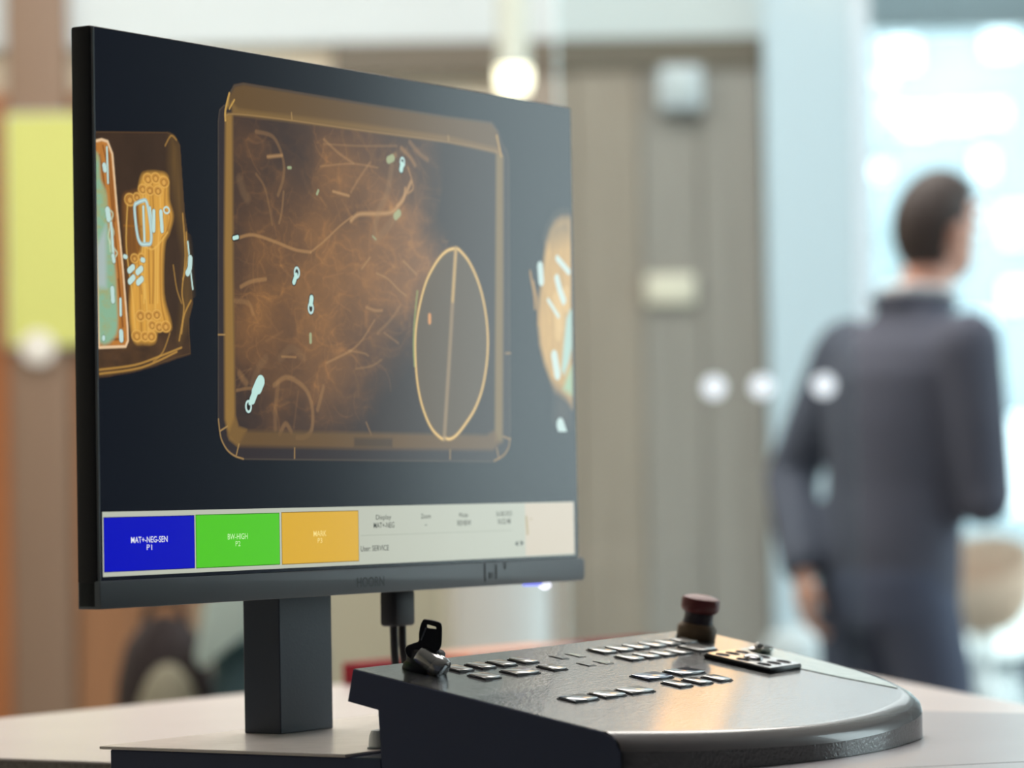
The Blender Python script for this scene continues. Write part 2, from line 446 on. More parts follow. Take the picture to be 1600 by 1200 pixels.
tree('street_tree', 'loose leafy street tree outside the window just right of the pillar', (2.95, 30.0, -.12), 5.4, .8, 420, .085, lin(150, 172, 176), 3)
tree('street_tree', 'leafy street tree outside at the right edge of the window', (5.2, 29.0, -.12), 5.8, .9, 700, .09, lin(170, 192, 150), 4)
tree('street_tree', 'smaller street tree behind the two trees outside the window', (4.2, 36.0, -.12), 4.6, 1.0, 420, .09, lin(140, 164, 172), 5)
# ================================================================== the man in the dark suit
def remesh(mb, name, material, parent, voxel, smooth_it=4, M=None):
    bm = mb.bm; bmesh.ops.recalc_face_normals(bm, faces=bm.faces[:])
    me = bpy.data.meshes.new(name); bm.to_mesh(me); bm.free()
    o = bpy.data.objects.new(name, me); COL.objects.link(o)
    md = o.modifiers.new('r', 'REMESH'); md.mode = 'VOXEL'; md.voxel_size = voxel
    ms = o.modifiers.new('s', 'SMOOTH'); ms.iterations = smooth_it; ms.factor = .5
    dg = bpy.context.evaluated_depsgraph_get()
    m2 = bpy.data.meshes.new_from_object(o.evaluated_get(dg))
    bpy.data.objects.remove(o, do_unlink=True); bpy.data.meshes.remove(me)
    m2.name = name
    for p in m2.polygons: p.use_smooth = True
    m2.materials.clear(); m2.materials.append(material)
    o = bpy.data.objects.new(name, m2); COL.objects.link(o); o.parent = parent
    return o

def limb(mb, pts, rads, seg=16):
    # rounded limb: dense tube plus balls at the ends and joints
    P = [Vector(p) for p in pts]
    mb.tube(P, rads, seg)
    for p, r in zip(P, rads): mb.ball(p, r * .99, 12)

M_skin = mat('skin', lin(214, 160, 140), .5)
M_suit = mat('dark_suit', lin(80, 84, 100), .8, noise=.06, nscale=60)
M_trou = mat('dark_trousers', lin(78, 86, 108), .8)
M_hair = mat('dark_hair', lin(62, 52, 50), .6, bump=.4, bscale=120)
man = thing('person', 'man in a dark suit walking away, head turned to the right', 'person', (.80, 7.2, 0), R(-50))
HT = Matrix.Translation((.025, .045, 0)) @ Matrix.Rotation(R(-6), 4, 'Z')    # head on the neck, turned
LA = [(-.175, 0, 1.395), (-.265, -.055, 1.12), (-.095, -.165, .925)]
RA = [(.175, 0, 1.395), (.225, .045, 1.07), (.02, .20, 1.08)]
m = MB()
m.rings([(0, 0, .84, .15, .10), (0, 0, .90, .165, .115), (0, 0, .98, .16, .11), (0, 0, 1.08, .14, .10), (0, 0, 1.22, .155, .11), (0, 0, 1.34, .165, .105), (0, 0, 1.41, .15, .085), (.005, .01, 1.45, .09, .065), (.01, .02, 1.49, .058, .06), (.018, .032, 1.55, .056, .06), (.02, .04, 1.60, .05, .055)])
def hb(c, r): m.ball(HT @ Vector(c), r, 20, HT.to_3x3().to_4x4())
hb((0, 0, 1.668), (.076, .096, .108)); hb((0, .035, 1.60), (.056, .062, .062)); hb((0, .06, 1.575), (.032, .03, .026))
hb((0, .098, 1.640), (.011, .016, .018)); hb((0, .094, 1.665), (.008, .012, .024)); hb((0, .085, 1.705), (.055, .016, .012))
hb((.078, -.004, 1.652), (.009, .02, .032)); hb((-.078, -.004, 1.652), (.009, .02, .032)); hb((0, .092, 1.602), (.024, .009, .008))
for A in (LA, RA): limb(m, A, [.052, .043, .030])
for sx, yk, ya in ((-1, -.02, -.10), (1, .06, .10)):
    limb(m, [(sx * .085, 0, .88), (sx * .09, .02 + yk, .50), (sx * .09, ya, .09)], [.082, .058, .042])
    m.ball((sx * .09, ya + .06, .045), (.042, .12, .04), 16)
# hands: palm, four unequal bent fingers and a thumb from its side
def hand(w, d, side, curl):
    w = Vector(w); d = Vector(d).normalized(); s = Vector(side).normalized(); c = Vector(curl).normalized()
    Mx = Matrix((s, c, d)).transposed().to_4x4()
    m.ball(w + d * .05, (.040, .017, .052), 16, Mx)
    for k, L in enumerate((.066, .076, .071, .056)):
        b0 = w + d * .085 + s * (-.029 + .0193 * k)
        m.tube([b0 - d * .02, b0 + d * L * .45 + c * .006, b0 + d * L * .75 + c * .022, b0 + d * L * .86 + c * .042], [.0088, .0085, .0078, .006], 10)
    b0 = w + d * .03 - s * .034
    m.tube([b0, b0 + d * .025 - s * .018 + c * .008, b0 + d * .055 - s * .02 + c * .02], [.0105, .0098, .0075], 10)
hand(LA[2], (.18, -.03, -1), (-.85, .4, 0), (.3, .9, 0))
hand(RA[2], (-1, .25, .05), (0, 0, -1), (0, -1, 0))
remesh(m, 'body', M_skin, man, .006, 3)
# eyes
for sx in (-1, 1):
    MB().ball(HT @ Vector((sx * .031, .082, 1.668)), .0115, 12).build('eye', mat('eye_white', lin(225, 222, 218), .2), man)
# hair: shell over the skull, open at the face
b = bmesh.new(); bmesh.ops.create_uvsphere(b, u_segments=40, v_segments=28, radius=1)
for v in list(b.verts):
    x, y, z = v.co
    if (y > .30 and z < .45) or (z < -.86) or (z < -.45 and y > -.1) or (abs(x) > .80 and z < -.18 and y > -.25) or (y > .62 and z < .62): b.verts.remove(v)
for v in b.verts:
    x, y, z = v.co
    v.co = HT @ Vector((x * .085, y * .106 - .002, 1.672 + z * (.118 if z > 0 else .122)))
bmesh.ops.solidify(b, geom=b.faces[:], thickness=.010)
mb = MB(); mb.add(b); mb.build('hair', M_hair, man)
# jacket
m = MB()
m.rings([(0, .005, .82, .175, .128), (0, .005, .88, .175, .13), (0, 0, .98, .172, .13), (0, 0, 1.10, .168, .125), (0, 0, 1.24, .185, .135), (0, -.003, 1.34, .192, .130), (0, -.005, 1.40, .172, .108), (.003, .0, 1.445, .118, .085), (.008, .012, 1.485, .077, .077)], 32)
for A in (LA, RA):
    a, e, w_ = [Vector(p) for p in A]
    limb(m, [a, a.lerp(e, .5), e, e.lerp(w_, .5), e.lerp(w_, .93)], [.078, .070, .060, .054, .047])
m.tube([(-.05, .075, 1.49), (-.07, .0, 1.50), (-.04, -.07, 1.505), (.04, -.07, 1.505), (.085, .01, 1.50), (.06, .085, 1.49)], .014, 10)
remesh(m, 'jacket', M_suit, man, .009, 5)
m = MB()
m.rings([(0, 0, .80, .165, .125), (0, 0, .90, .175, .13), (0, 0, .98, .165, .12)], 28)
for sx, yk, ya in ((-1, -.02, -.10), (1, .06, .10)):
    limb(m, [(sx * .085, 0, .86), (sx * .088, .02 + yk * .5, .68), (sx * .09, .02 + yk, .48), (sx * .09, ya, .10)], [.095, .088, .075, .066])
remesh(m, 'trousers', M_trou, man, .010, 5)
for sx, ya in ((-1, -.10), (1, .10)):
    MB().rings([(sx * .09, ya + .05, 0, .045, .135), (sx * .09, ya + .05, .03, .047, .138), (sx * .09, ya + .03, .06, .044, .11), (sx * .09, ya, .10, .042, .055)], 24).build('shoe', mat('black_leather', lin(30, 28, 28), .3), man)
m = MB(); m.tube([(-.045, .075, 1.51), (-.062, .02, 1.522), (-.035, -.045, 1.527), (.04, -.045, 1.527), (.082, .02, 1.522), (.062, .085, 1.51)], .011, 10)
m.build('shirt_collar', mat('white_shirt', lin(228, 232, 236), .7), man)
# he leans into the step: the upper body is carried forward and to the right of the hips
for o in man.children:
    for v in o.data.vertices:
        s_ = max(0.0, v.co.z - .85) / .9
        v.co.x += .055 * s_; v.co.y += .066 * s_
DATA = {'bag_outline': [(2.2,60.7),(37.3,58.0),(67.6,55.6),(74.2,57.2),(78.5,62.3),(79.9,78.6),(82.0,101.8),(86.1,120.7),(88.7,153.5),(84.7,163.3),(86.2,183.1),(73.6,185.5),(56.0,190.0),(34.5,194.5),(3.0,198.2)],
 'bag_band': [(70.9,57.4),(78.0,62.3),(79.9,78.6),(82.0,101.8),(86.1,120.7),(88.7,153.5),(84.6,164.7),(76.4,175.8),(79.8,153.9),(82.6,126.4),(75.4,103.5),(69.4,72.5)],
 'bag_folds': [[(80.9,101.8),(82.8,126.4),(79.3,147.1),(80.8,157.9),(76.0,175.9)],[(84.0,112.6),(84.5,129.0),(80.3,140.2)],[(87.6,152.2),(81.2,160.7),(78.3,171.7)],[(3.1,194.5),(34.5,191.1),(56.1,185.9),(78.1,179.9)],[(3.0,196.8),(40.9,192.3),(73.6,182.5)],[(65.3,63.3),(70.9,57.1),(75.9,59.1)],[(71.4,132.4),(74.4,145.9),(78.7,153.9)],[(67.3,172.0),(60.5,183.1),(51.7,188.7)]],
 'laptop': [(1.1,66.0),(7.7,64.4),(12.9,65.1),(17.0,71.8),(20.5,102.9),(25.1,136.0),(28.6,169.3),(28.9,177.3),(26.7,180.7),(2.9,182.0)],
 'laptop_teal': [(0.9,76.4),(5.1,74.7),(6.3,86.6),(11.3,95.5),(12.6,114.0),(17.2,131.1),(19.0,149.6),(18.4,174.2),(1.4,175.4),(0.9,117.4)],
 'laptop_grey': [(1.6,125.3),(10.5,112.8),(10.2,148.0),(2.3,148.3)],
 'laptop_lines': [[(5.5,73.4),(8.4,83.8),(10.3,94.3)],[(8.7,67.8),(13.6,83.4),(16.3,103.2),(20.9,136.2),(22.6,153.5)],[(13.9,71.4),(16.6,89.8),(18.3,109.7)],[(3.4,177.4),(25.3,176.7)],[(20.8,142.9),(24.4,169.4)]],
 'laptop_squig': [[(13.2,103.4),(16.9,105.8),(15.1,111.2),(17.5,116.4),(14.9,121.9),(18.0,125.7),(20.2,128.3),(15.7,132.5)],[(12.1,106.1),(14.1,112.6),(12.5,119.4),(15.9,124.5)],[(13.3,120.7),(14.0,127.3)],[(15.0,119.9),(15.6,127.2)]],
 'cable': [(43.2,82.9),(47.6,80.5),(58.4,79.6),(67.1,81.6),(67.9,94.5),(71.4,103.8),(67.5,113.6),(62.9,122.0),(61.7,149.2),(67.9,165.2),(66.9,170.0),(56.4,170.0),(53.0,177.2),(43.3,178.2),(34.2,176.4),(31.0,158.5),(35.7,134.2),(42.4,123.1),(40.7,101.6),(40.5,90.9)],
 'cable2': [(25.9,98.6),(32.3,93.2),(43.0,94.1),(42.4,123.1),(37.5,150.2),(34.9,175.7),(31.0,158.5),(27.8,129.2)],
 'cable_lines': [[(46.4,85.1),(47.1,101.2),(45.6,122.9),(43.8,155.3)],[(52.8,86.0),(53.5,103.5),(51.4,122.6),(53.1,125.2),(52.0,155.0)],[(59.3,85.5),(60.1,103.1),(57.5,122.3),(56.3,154.8)],[(64.8,86.5),(64.5,100.1),(69.2,103.9),(65.3,113.7),(60.1,120.8),(59.4,152.0),(64.1,168.1)],[(44.1,92.0),(44.7,114.9),(42.2,131.2),(45.0,152.6)],[(48.8,122.7),(49.2,155.1)],[(42.4,121.1),(53.1,123.9),(66.4,113.6)],[(26.7,111.9),(42.6,111.6)],[(30.1,99.6),(28.5,123.8),(33.3,150.4),(36.0,174.4)],[(36.5,97.9),(38.1,123.3),(41.8,150.0)],[(55.3,122.4),(54.1,160.3)],[(39.8,142.0),(41.3,174.2)],[(45.1,144.5),(47.7,174.0)]],
 'loops': [(49.0,83.8,4.6),(56.1,82.8,4.4),(63.7,84.5,4.8),(44.1,90.0,4.2),(50.6,90.2,4.2),(58.2,90.0,4.2),(32.3,96.8,5),(38.7,95.0,3.6),(40.5,162.8,4.6),(48.0,162.5,4),(55.5,161.6,4.2),(51.1,167.8,4.2),(57.6,168.6,4.2),(63.7,168.1,4.6),(37.0,174.3,4.8),(44.5,174.4,4.2),(50.3,174.2,4.4),(35.8,130.1,3.6),(42.2,129.1,3.2)],
 'buckle': [(37.5,98.9),(42.9,96.9),(47.6,97.4),(50.8,110.5),(51.0,119.9),(46.7,121.5),(41.3,121.1),(38.3,115.2),(36.4,101.9),(37.5,98.9)],
 'metal': [([(12.2,68.5),(12.5,78.2),(12.9,88.5)],2.6),([(9.7,79.0),(10.3,81.2)],6),([(12.1,104.1),(13.1,108.7)],7.5),([(15.1,111.2),(16.2,121.8),(17.2,133.1)],3.4),([(16.4,129.8),(17.2,132.4)],5),([(22.6,154.1),(22.7,162.8)],3.6),([(22.7,172.8),(23.0,176.8)],6.5),([(7.2,176.3),(7.1,176.8)],5),([(15.4,148.4),(15.9,155.1)],6),([(44.4,100.1),(45.0,120.2)],3.2),([(50.4,100.4),(52.5,113.1)],3.4),([(54.0,102.2),(53.6,113.0)],5),([(60.5,102.0),(61.4,112.8)],5.2),([(31.0,137.3),(34.2,135.3)],6.5),([(38.4,137.9),(41.7,135.8)],6.5),([(31.3,143.5),(34.5,141.2)],6.5),([(38.7,143.8),(42.0,141.7)],6.5),([(26.7,129.5),(28.2,129.7)],4.4),([(42.6,130.6),(44.1,130.8)],5),([(85.4,118.0),(87.0,128.9),(88.1,137.1),(89.5,145.3)],2.2),([(87.5,127.5),(86.9,133.0),(84.8,136.2)],7)],
 'ring': (65.8,100.7,3.3),
 'tray_outer': [(122.3,34.9),(117.8,38.0),(116.4,45.0),(113.9,155.1),(112.4,221.2),(114.6,232.1),(120.1,238.9),(127.5,242.7),(136.3,244.6),(256.0,245.4),(412.1,246.4),(424.9,242.5),(431.5,237.4),(434.1,228.8),(436.3,134.1),(438.4,43.3),(436.1,37.5),(431.4,34.4),(425.3,25.4),(417.5,20.0),(364.5,20.8),(262.0,20.8),(141.6,20.1),(132.6,22.1),(127.5,27.6),(124.2,34.8)],
 'tray_wall_l': [(123.4,39.8),(130.4,39.2),(128.8,131.6),(128.7,219.1),(131.7,225.9),(139.8,227.4),(131.4,237.0),(122.7,232.8),(118.6,221.1),(120.2,124.5)],
 'tray_wall_b': [(128.7,219.1),(131.7,225.9),(139.8,227.8),(256.4,228.2),(404.7,229.0),(415.1,225.5),(422.0,234.0),(412.3,238.7),(256.2,238.2),(131.4,237.0),(120.9,230.6)],
 'tray_wall_r': [(422.5,36.8),(431.2,41.7),(428.3,134.4),(424.4,233.1),(414.0,233.2),(415.1,225.5),(418.7,134.8)],
 'tray_wall_t': [(130.4,39.2),(127.5,28.7),(132.6,22.1),(141.6,20.1),(262.0,20.8),(364.5,20.8),(417.5,20.0),(425.3,25.4),(426.5,39.1),(394.9,37.3),(364.1,36.8),(261.5,37.4),(180.0,37.6)],
 'tray_top_in': [(129.9,32.3),(136.1,35.6),(154.0,35.6),(261.6,33.7),(364.2,33.4),(426.5,36.5),(426.4,39.9),(364.0,37.2),(261.5,37.8),(130.3,39.6)],
 'tray_hl': [[(127.5,27.2),(123.5,37.5),(123.3,43.6)],[(127.3,36.4),(132.4,30.6)],[(123.4,42.5),(130.4,39.2),(180.0,38.0),(261.5,37.8),(364.0,37.2),(424.8,39.2)],[(423.6,28.1),(428.8,41.5)],[(190.0,33.2),(190.5,37.0)],[(364.2,33.0),(364.8,36.3)],[(112.4,221.2),(114.6,232.1),(120.1,238.9),(127.5,242.7),(136.3,244.6)],[(434.1,230.9),(431.5,237.4),(424.9,242.5),(413.7,246.0)],[(188.2,238.0),(188.0,244.2)],[(360.4,238.8),(360.2,244.7)],[(113.5,171.3),(119.8,171.1)],[(430.2,173.9),(435.9,173.7)],[(114.1,228.0),(121.0,225.3)],[(129.4,242.3),(132.1,235.8)],[(425.3,229.7),(433.2,231.4)],[(417.1,237.4),(419.3,244.3)]],
 'tray_in': [(130.4,39.2),(180.0,38.0),(261.5,37.8),(364.0,37.2),(423.2,39.3),(419.5,134.8),(415.1,225.5),(404.7,229.4),(256.4,228.6),(139.8,227.8),(131.7,225.9),(128.7,219.1),(128.8,131.6)],
 'tray_patch': [(251.5,231.4),(294.0,231.6),(293.8,237.3),(251.3,237.0)],
 'fabric': [([(209.7,44.1),(261.4,41.8),(318.9,42.5),(333.5,49.6),(329.2,72.3),(324.9,93.3),(337.7,113.3),(316.4,130.9),(259.2,125.4),(218.7,91.7),(208.4,72.6)],0.65),([(131.9,53.2),(153.7,46.8),(171.9,46.4),(182.7,58.8),(219.0,79.8),(260.2,89.1),(303.4,74.1),(324.8,97.4),(316.4,130.9),(258.9,137.5),(164.5,137.7),(130.3,123.9)],0.38),([(130.3,123.9),(171.5,116.0),(231.8,110.8),(288.3,99.6),(331.8,109.5),(340.3,125.6),(316.0,147.3),(293.4,172.6),(264.5,189.6),(229.3,206.2),(195.8,198.9),(169.8,183.9),(129.0,177.3)],0.6),([(129.6,150.6),(177.2,148.7),(258.5,149.5),(271.8,181.3),(242.9,213.9),(222.1,224.1),(208.4,230.1),(162.2,230.3),(146.9,199.8),(129.0,204.7)],0.34),([(166.2,199.4),(181.3,194.5),(201.0,201.9),(208.7,218.3),(203.0,229.3),(168.7,229.5)],0.16),([(288.3,99.6),(333.4,105.2),(354.0,120.8),(353.4,141.7),(315.7,155.6),(286.7,156.6)],0.25),([(222.9,59.7),(261.2,48.7),(304.1,49.4),(318.1,73.1),(288.6,87.3),(246.2,90.0)],0.25)],
 'dark': [([(171.9,46.0),(209.8,43.7),(208.3,74.6),(189.1,69.3),(179.5,55.2)],0.75),([(239.2,90.4),(261.7,84.2),(263.5,97.0),(245.7,106.8),(232.0,102.8)],0.6),([(179.1,203.9),(201.0,205.1),(205.9,220.3),(199.1,227.0),(179.2,226.4)],0.7),([(131.0,120.9),(143.1,117.2),(146.3,142.3),(130.9,150.6)],0.65),([(128.9,208.5),(146.8,204.4),(156.0,218.8),(149.4,227.3),(131.7,224.4)],0.8),([(158.5,63.0),(174.1,61.8),(172.3,82.9),(162.3,91.4),(155.7,72.5)],0.4)],
 'ribbon': [([(134.3,113.0),(149.0,110.3),(171.6,113.3),(191.2,116.9),(207.9,117.6)],3.2,0.7),([(207.9,117.6),(221.6,110.5),(239.0,100.0),(253.1,92.8)],2,0.75),([(251.6,95.7),(260.1,91.1),(277.8,89.6),(295.8,87.7),(304.6,83.0),(313.6,74.2),(319.7,66.4)],5,0.75),([(298.1,57.3),(292.5,74.8),(281.4,89.8),(276.7,105.1)],8,0.4),([(279.5,105.7),(291.2,97.8),(303.0,88.9)],9,0.35),([(293.8,54.3),(302.6,50.4)],6,0.5),([(309.3,45.7),(318.7,50.3),(324.5,55.3)],5,0.5),([(316.3,57.5),(320.5,64.7),(321.8,70.8),(315.8,74.1)],2.2,0.85),([(313.0,71.0),(310.6,78.5),(303.2,83.1)],4,0.7),([(223.9,46.9),(240.2,54.4),(255.3,59.2)],3,0.45),([(232.7,78.5),(249.9,80.1)],3.4,0.65),([(252.1,77.6),(260.7,68.9),(273.7,57.4)],3,0.4),([(153.7,47.9),(169.2,49.0),(176.9,55.4),(181.3,64.8),(180.4,74.6),(174.9,84.7)],4,0.3),([(180.8,82.4),(178.6,94.2),(175.8,101.4)],3,0.35),([(165.0,62.1),(179.4,60.2)],4,0.55),([(136.4,77.7),(140.0,85.1),(143.8,88.7)],10,0.25),([(153.1,73.5),(160.7,79.9),(165.6,91.2),(168.6,102.6)],3,0.25),([(168.1,200.2),(179.4,195.3),(190.5,197.0),(202.3,203.5),(207.4,214.4),(206.5,226.2),(200.3,230.9),(191.0,231.7)],5,0.4),([(172.1,199.3),(169.1,214.8),(168.8,226.4)],6,0.22),([(173.3,229.5),(179.3,223.3),(185.1,228.3)],5,0.35),([(136.2,142.0),(146.4,138.5),(161.2,136.3)],4,0.5),([(130.3,150.6),(143.5,151.6),(147.9,157.6)],5,0.3),([(175.0,183.8),(186.4,177.6),(199.5,183.1)],8,0.25),([(176.4,182.6),(190.9,182.6)],2,0.6),([(223.1,185.3),(240.3,180.1),(249.4,177.1)],2.5,0.55),([(249.4,177.1),(261.5,170.3),(276.0,157.0)],2.2,0.5),([(247.3,177.1),(263.4,178.3),(268.3,179.8)],2,0.45),([(278.9,127.3),(291.7,130.3),(303.1,136.4),(311.8,140.1)],2,0.7),([(309.5,118.0),(318.1,122.5),(324.0,125.6)],2.4,0.65),([(262.7,125.2),(272.1,117.5)],2,0.7),([(267.0,149.2),(276.9,150.9),(284.7,150.6)],3,0.6),([(279.3,164.9),(293.9,156.3),(305.0,146.9)],3.5,0.3),([(286.5,164.7),(302.2,170.8)],2,0.4),([(254.7,188.2),(271.6,186.2),(283.1,181.8)],2,0.35),([(146.2,199.8),(152.9,190.1),(160.1,184.1)],8,0.25),([(133.7,193.9),(139.9,199.2)],7,0.3),([(130.9,203.9),(140.4,202.6),(146.8,202.5)],3,0.4),([(219.3,200.4),(215.7,208.4),(212.8,214.3)],5,0.35),([(265.0,221.7),(270.5,229.7)],2,0.5),([(219.4,63.9),(253.9,59.7),(282.2,60.1)],2,0.45),([(223.2,49.7),(261.3,47.9),(304.3,44.5)],2,0.35),([(319.0,40.8),(329.9,47.4),(339.5,50.8)],5,0.35)],
 'tmetal': [([(129.9,113.3),(133.7,112.5)],4),([(192.5,132.5),(190.0,136.9)],5.2),([(208.2,145.9),(207.4,149.1)],6.5),([(309.8,56.0),(308.6,59.3)],6.5),([(152.7,198.9),(148.7,204.4)],8),([(149.3,204.3),(146.0,209.4)],7),([(145.4,208.2),(143.4,211.3)],4),([(154.6,198.1),(151.9,202.0)],10)],
 'trings': [(193.2,130.9,3.0),(207.3,152.1,3.0),(310.2,54.5,2.8),(142.1,213.3,3.2)],
 'tgreen': [([(206.5,168.4),(206.5,172.8)],4.2),([(294.6,54.2),(298.9,52.7)],8),([(301.5,89.8),(305.2,87.5)],8),([(185.8,67.2),(188.5,67.0)],3),([(217.0,79.1),(215.6,81.2)],3),([(275.3,104.0),(278.8,105.8)],1.6)],
 'lens_l': [(371.2,106.5),(361.9,108.3),(352.7,113.0),(343.4,120.9),(334.9,130.9),(327.8,144.8),(323.0,159.4),(321.5,173.9),(322.8,192.4),(326.8,206.7),(333.2,218.2),(340.4,226.0),(349.2,230.9),(353.0,231.8)],
 'lens_r': [(371.2,106.5),(375.7,107.6),(386.3,114.2),(396.1,125.2),(402.8,137.6),(407.1,152.4),(408.2,167.2),(406.1,182.2),(400.2,198.5),(391.2,211.3),(380.0,221.1),(369.0,228.7),(360.6,231.7),(353.8,230.9)],
 'lens_mid': [(371.1,107.4),(366.3,141.2),(362.4,170.7),(357.6,204.2),(353.8,230.9)],
 'lens_pill': [(338.8,151.9),(338.7,156.0)],
 'lens_green': [(325.1,136.7),(321.3,155.4),(319.7,171.9),(320.4,185.0)],
 'rb': [(516.4,77.3),(505.1,78.4),(496.9,81.7),(490.1,88.4),(484.5,97.1),(479.4,115.4),(474.0,136.4),(472.4,153.1),(474.3,166.9),(480.4,180.5),(488.0,191.5),(493.1,198.3),(507.6,203.7),(514.7,209.2),(519.2,76.9)],
 'rb_top': [(516.4,77.3),(505.1,78.4),(496.9,81.7),(490.1,88.4),(486.4,94.9),(499.2,93.5),(516.8,89.7)],
 'rb_tail': [(490.6,194.2),(493.0,201.1),(491.1,216.5),(497.7,221.3),(512.4,221.1),(514.2,209.2),(506.3,202.3)],
 'rb_spike': [[(462.8,117.6),(467.5,132.5),(468.5,142.2)],[(466.5,124.3),(471.8,139.3),(472.9,153.1)]],
 'rb_metal': [([(498.8,106.8),(513.3,115.2)],6),([(497.8,120.8),(501.3,128.3),(505.9,135.2)],8),([(485.8,136.0),(498.8,146.6)],4),([(476.0,113.5),(477.0,123.1)],9),([(492.6,174.0),(496.1,186.5)],10),([(499.0,221.3),(502.8,227.5)],12)],
 'rb_lite': [([(496.5,134.1),(498.4,159.2)],9),([(503.3,131.1),(502.0,153.5)],8),([(510.1,129.4),(509.8,139.2)],9)],
 'rb_teal': [(514.3,141.8),(509.5,147.6),(504.8,167.4),(501.6,184.2),(505.5,186.3),(511.2,178.4),(516.1,167.1),(517.0,141.7)],
 'rb_green': [(515.7,181.1),(510.9,185.4),(503.8,196.8),(513.1,200.1),(515.3,199.4)],
 'bar': [(3.7,274.7),(514.7,273.9),(515.2,310.6),(4.1,310.9)],
 'buttons': [[(5.3,277.9),(87.2,277.7),(87.7,307.9),(5.3,307.7)],[(89.6,277.7),(170.8,277.4),(171.3,307.9),(89.5,307.9)],[(174.0,277.5),(254.4,277.0),(254.3,308.1),(173.9,308.0)]],
 'bar_right': [(451.3,275.3),(514.7,274.3),(514.3,310.1),(451.0,309.8)],
 'bar_line': [(256.8,292.6),(434.5,292.7)],
 'texts': [('MAT+-NEG-SEN',45.8,290.6,0,'c',0),('P1',45.7,295.0,0,'c',0),('BW-HIGH',129.5,290.5,0,'c',0),('P2',129.7,294.8,0,'c',0),('MARK',213.2,290.4,0,'c',0),('P3',213.1,294.7,0,'c',0),('Display',282.5,281.4,0,'c',0),('MAT+-NEG',282.8,286.5,0,'c',0),('Zoom',330.6,281.5,0,'c',0),('-',330.4,286.7,0,'c',0),('Mode',375.1,281.4,0,'c',0),('REVIEW',375.7,286.6,0,'c',0),('26.08.2025',424.5,281.2,0,'c',0),('10:22:48',424.7,286.3,0,'c',0),('User: SERVICE',256.6,300.8,0,'l',0)],
 'arrows': [[(437.5,301.6),(441.6,299.7),(441.4,303.4)],[(448.8,301.4),(444.8,299.4),(444.7,303.2)]],
 'scrib': [[(452.6,283.1),(453.9,296.1)],[(458.3,284.9),(455.5,297.0),(459.7,293.6),(459.1,285.8)]],
 'logo': (265.1,321.7),
 'logo2': [(394.2,316.4),(395.4,326.6)]}
# ================================================================== worktop, desk
M_wtop = mat('pale_laminate', lin(226, 216, 212), .28, noise=.04, nscale=9, bump=.04, bscale=600)
M_wedge = mat('speckled_edge', lin(150, 142, 136), .6, noise=.25, nscale=300)
M_dtop = mat('grey_steel_top', lin(172, 170, 174), .30, noise=.07, nscale=7, bump=.05, bscale=400)
M_black = mat('black_plastic', lin(60, 72, 104), .45, bump=.08, bscale=1500)
M_blackm = mat('black_satin', lin(20, 22, 30), .55, bump=.15, bscale=1200)
M_lid = mat('black_textured_panel', lin(48, 50, 52), .20, bump=.36, bscale=430, spec=.75, coat=.3)
M_chin = mat('charcoal_bezel', lin(128, 136, 142), .48, bump=.03, bscale=900, spec=.5)
M_steel = mat('polished_steel', lin(190, 190, 192), .18, metal=1.0)
M_grain = mat('satin_base_plate', lin(248, 238, 230), .24, noise=.05, nscale=60, bump=.06, bscale=500)

wt = fthing('worktop', 'long pale laminate worktop behind the monitor', 'table', (.7, .3, 0))
org = (.7, .3, 0)
poly = [(.236, .092), (.236, .545), (1.52, .56), (1.46, .32), (.935, -.15), (.70, -.36), (.672, -.36), (.672, .092)]
mb = MB().prism(poly, .9285, .93, .0005, 1); mb.build('top', M_wtop, wt, org)
mb = MB().prism([(x + (.0008 if x < .24 else 0), y) for x, y in poly], .885, .9284); mb.build('edge_band', M_wedge, wt, org)
for x, y in ((.30, .16), (.30, .50), (1.40, .50), (.74, -.28)):
    MB().box(x - .025, x + .025, y - .025, y + .025, 0, .885, .003).build('leg', M_alu, wt, org)

dk = fthing('control_desk', 'black control desk with a grey steel top under the console', 'desk', (.38, -.25, 0))
org = (.38, -.25, 0)
MB().box(.10, .655, -.70, .075, .04, .9342, .002, 1).build('cabinet', M_black, dk, org)
MB().box(.10, .655, -.1215, .075, .9342, .9514, .001, 1).build('raised_plinth', M_black, dk, org)
# two steel panels with an open joint between them
def joint(x): return -.382 - .762 * (x - .2238)
MB().prism([(.1005, -.1225), (.655, -.1225), (.655, joint(.655) + .0008), (.1005, joint(.1005) + .0008)], .9343, .944, .0008, 1).build('top_panel', M_dtop, dk, org)
MB().prism([(.1005, joint(.1005) - .0008), (.655, joint(.655) - .0008), (.655, -.72), (.1005, -.72)], .9343, .944, .0008, 1).build('top_panel', M_dtop, dk, org)
MB().box(.12, .635, -.68, .055, 0, .04).build('kickboard', M_blackm, dk, org)

# ================================================================== monitor
ZT = 1.36746
mo = fthing('monitor', 'black widescreen monitor showing a baggage scan', 'monitor', (.239, .045, .9535))
org = (.239, .045, .9535)
MB().box(.078, .45, .0, .022, 1.0, 1.0) if False else None
MB().box(.0, .5222, .0012, .0155, 1.0386, ZT, .0016, 2).build('housing', M_blackm, mo, org)
MB().box(.06, .46, .0155, .034, 1.075, 1.30, .010, 3).build('rear_cover', M_blackm, mo, org)
# chin, its right corner rounded and a little proud
ch_poly = [(.0, 1.0386), (.5240, 1.0386), (.5258, 1.0400), (.5264, 1.0425), (.5264, 1.0515), (.5258, 1.0530), (.5245, 1.0544), (.0, 1.0544)]
mb = MB().prism([(x, z) for x, z in ch_poly], -.0150, .0012, .0007, 2, Matrix.Rotation(R(90), 4, 'X'))
chin = mb.build('chin', M_chin, mo, org); chin['label'] = 'charcoal grey lower bezel'
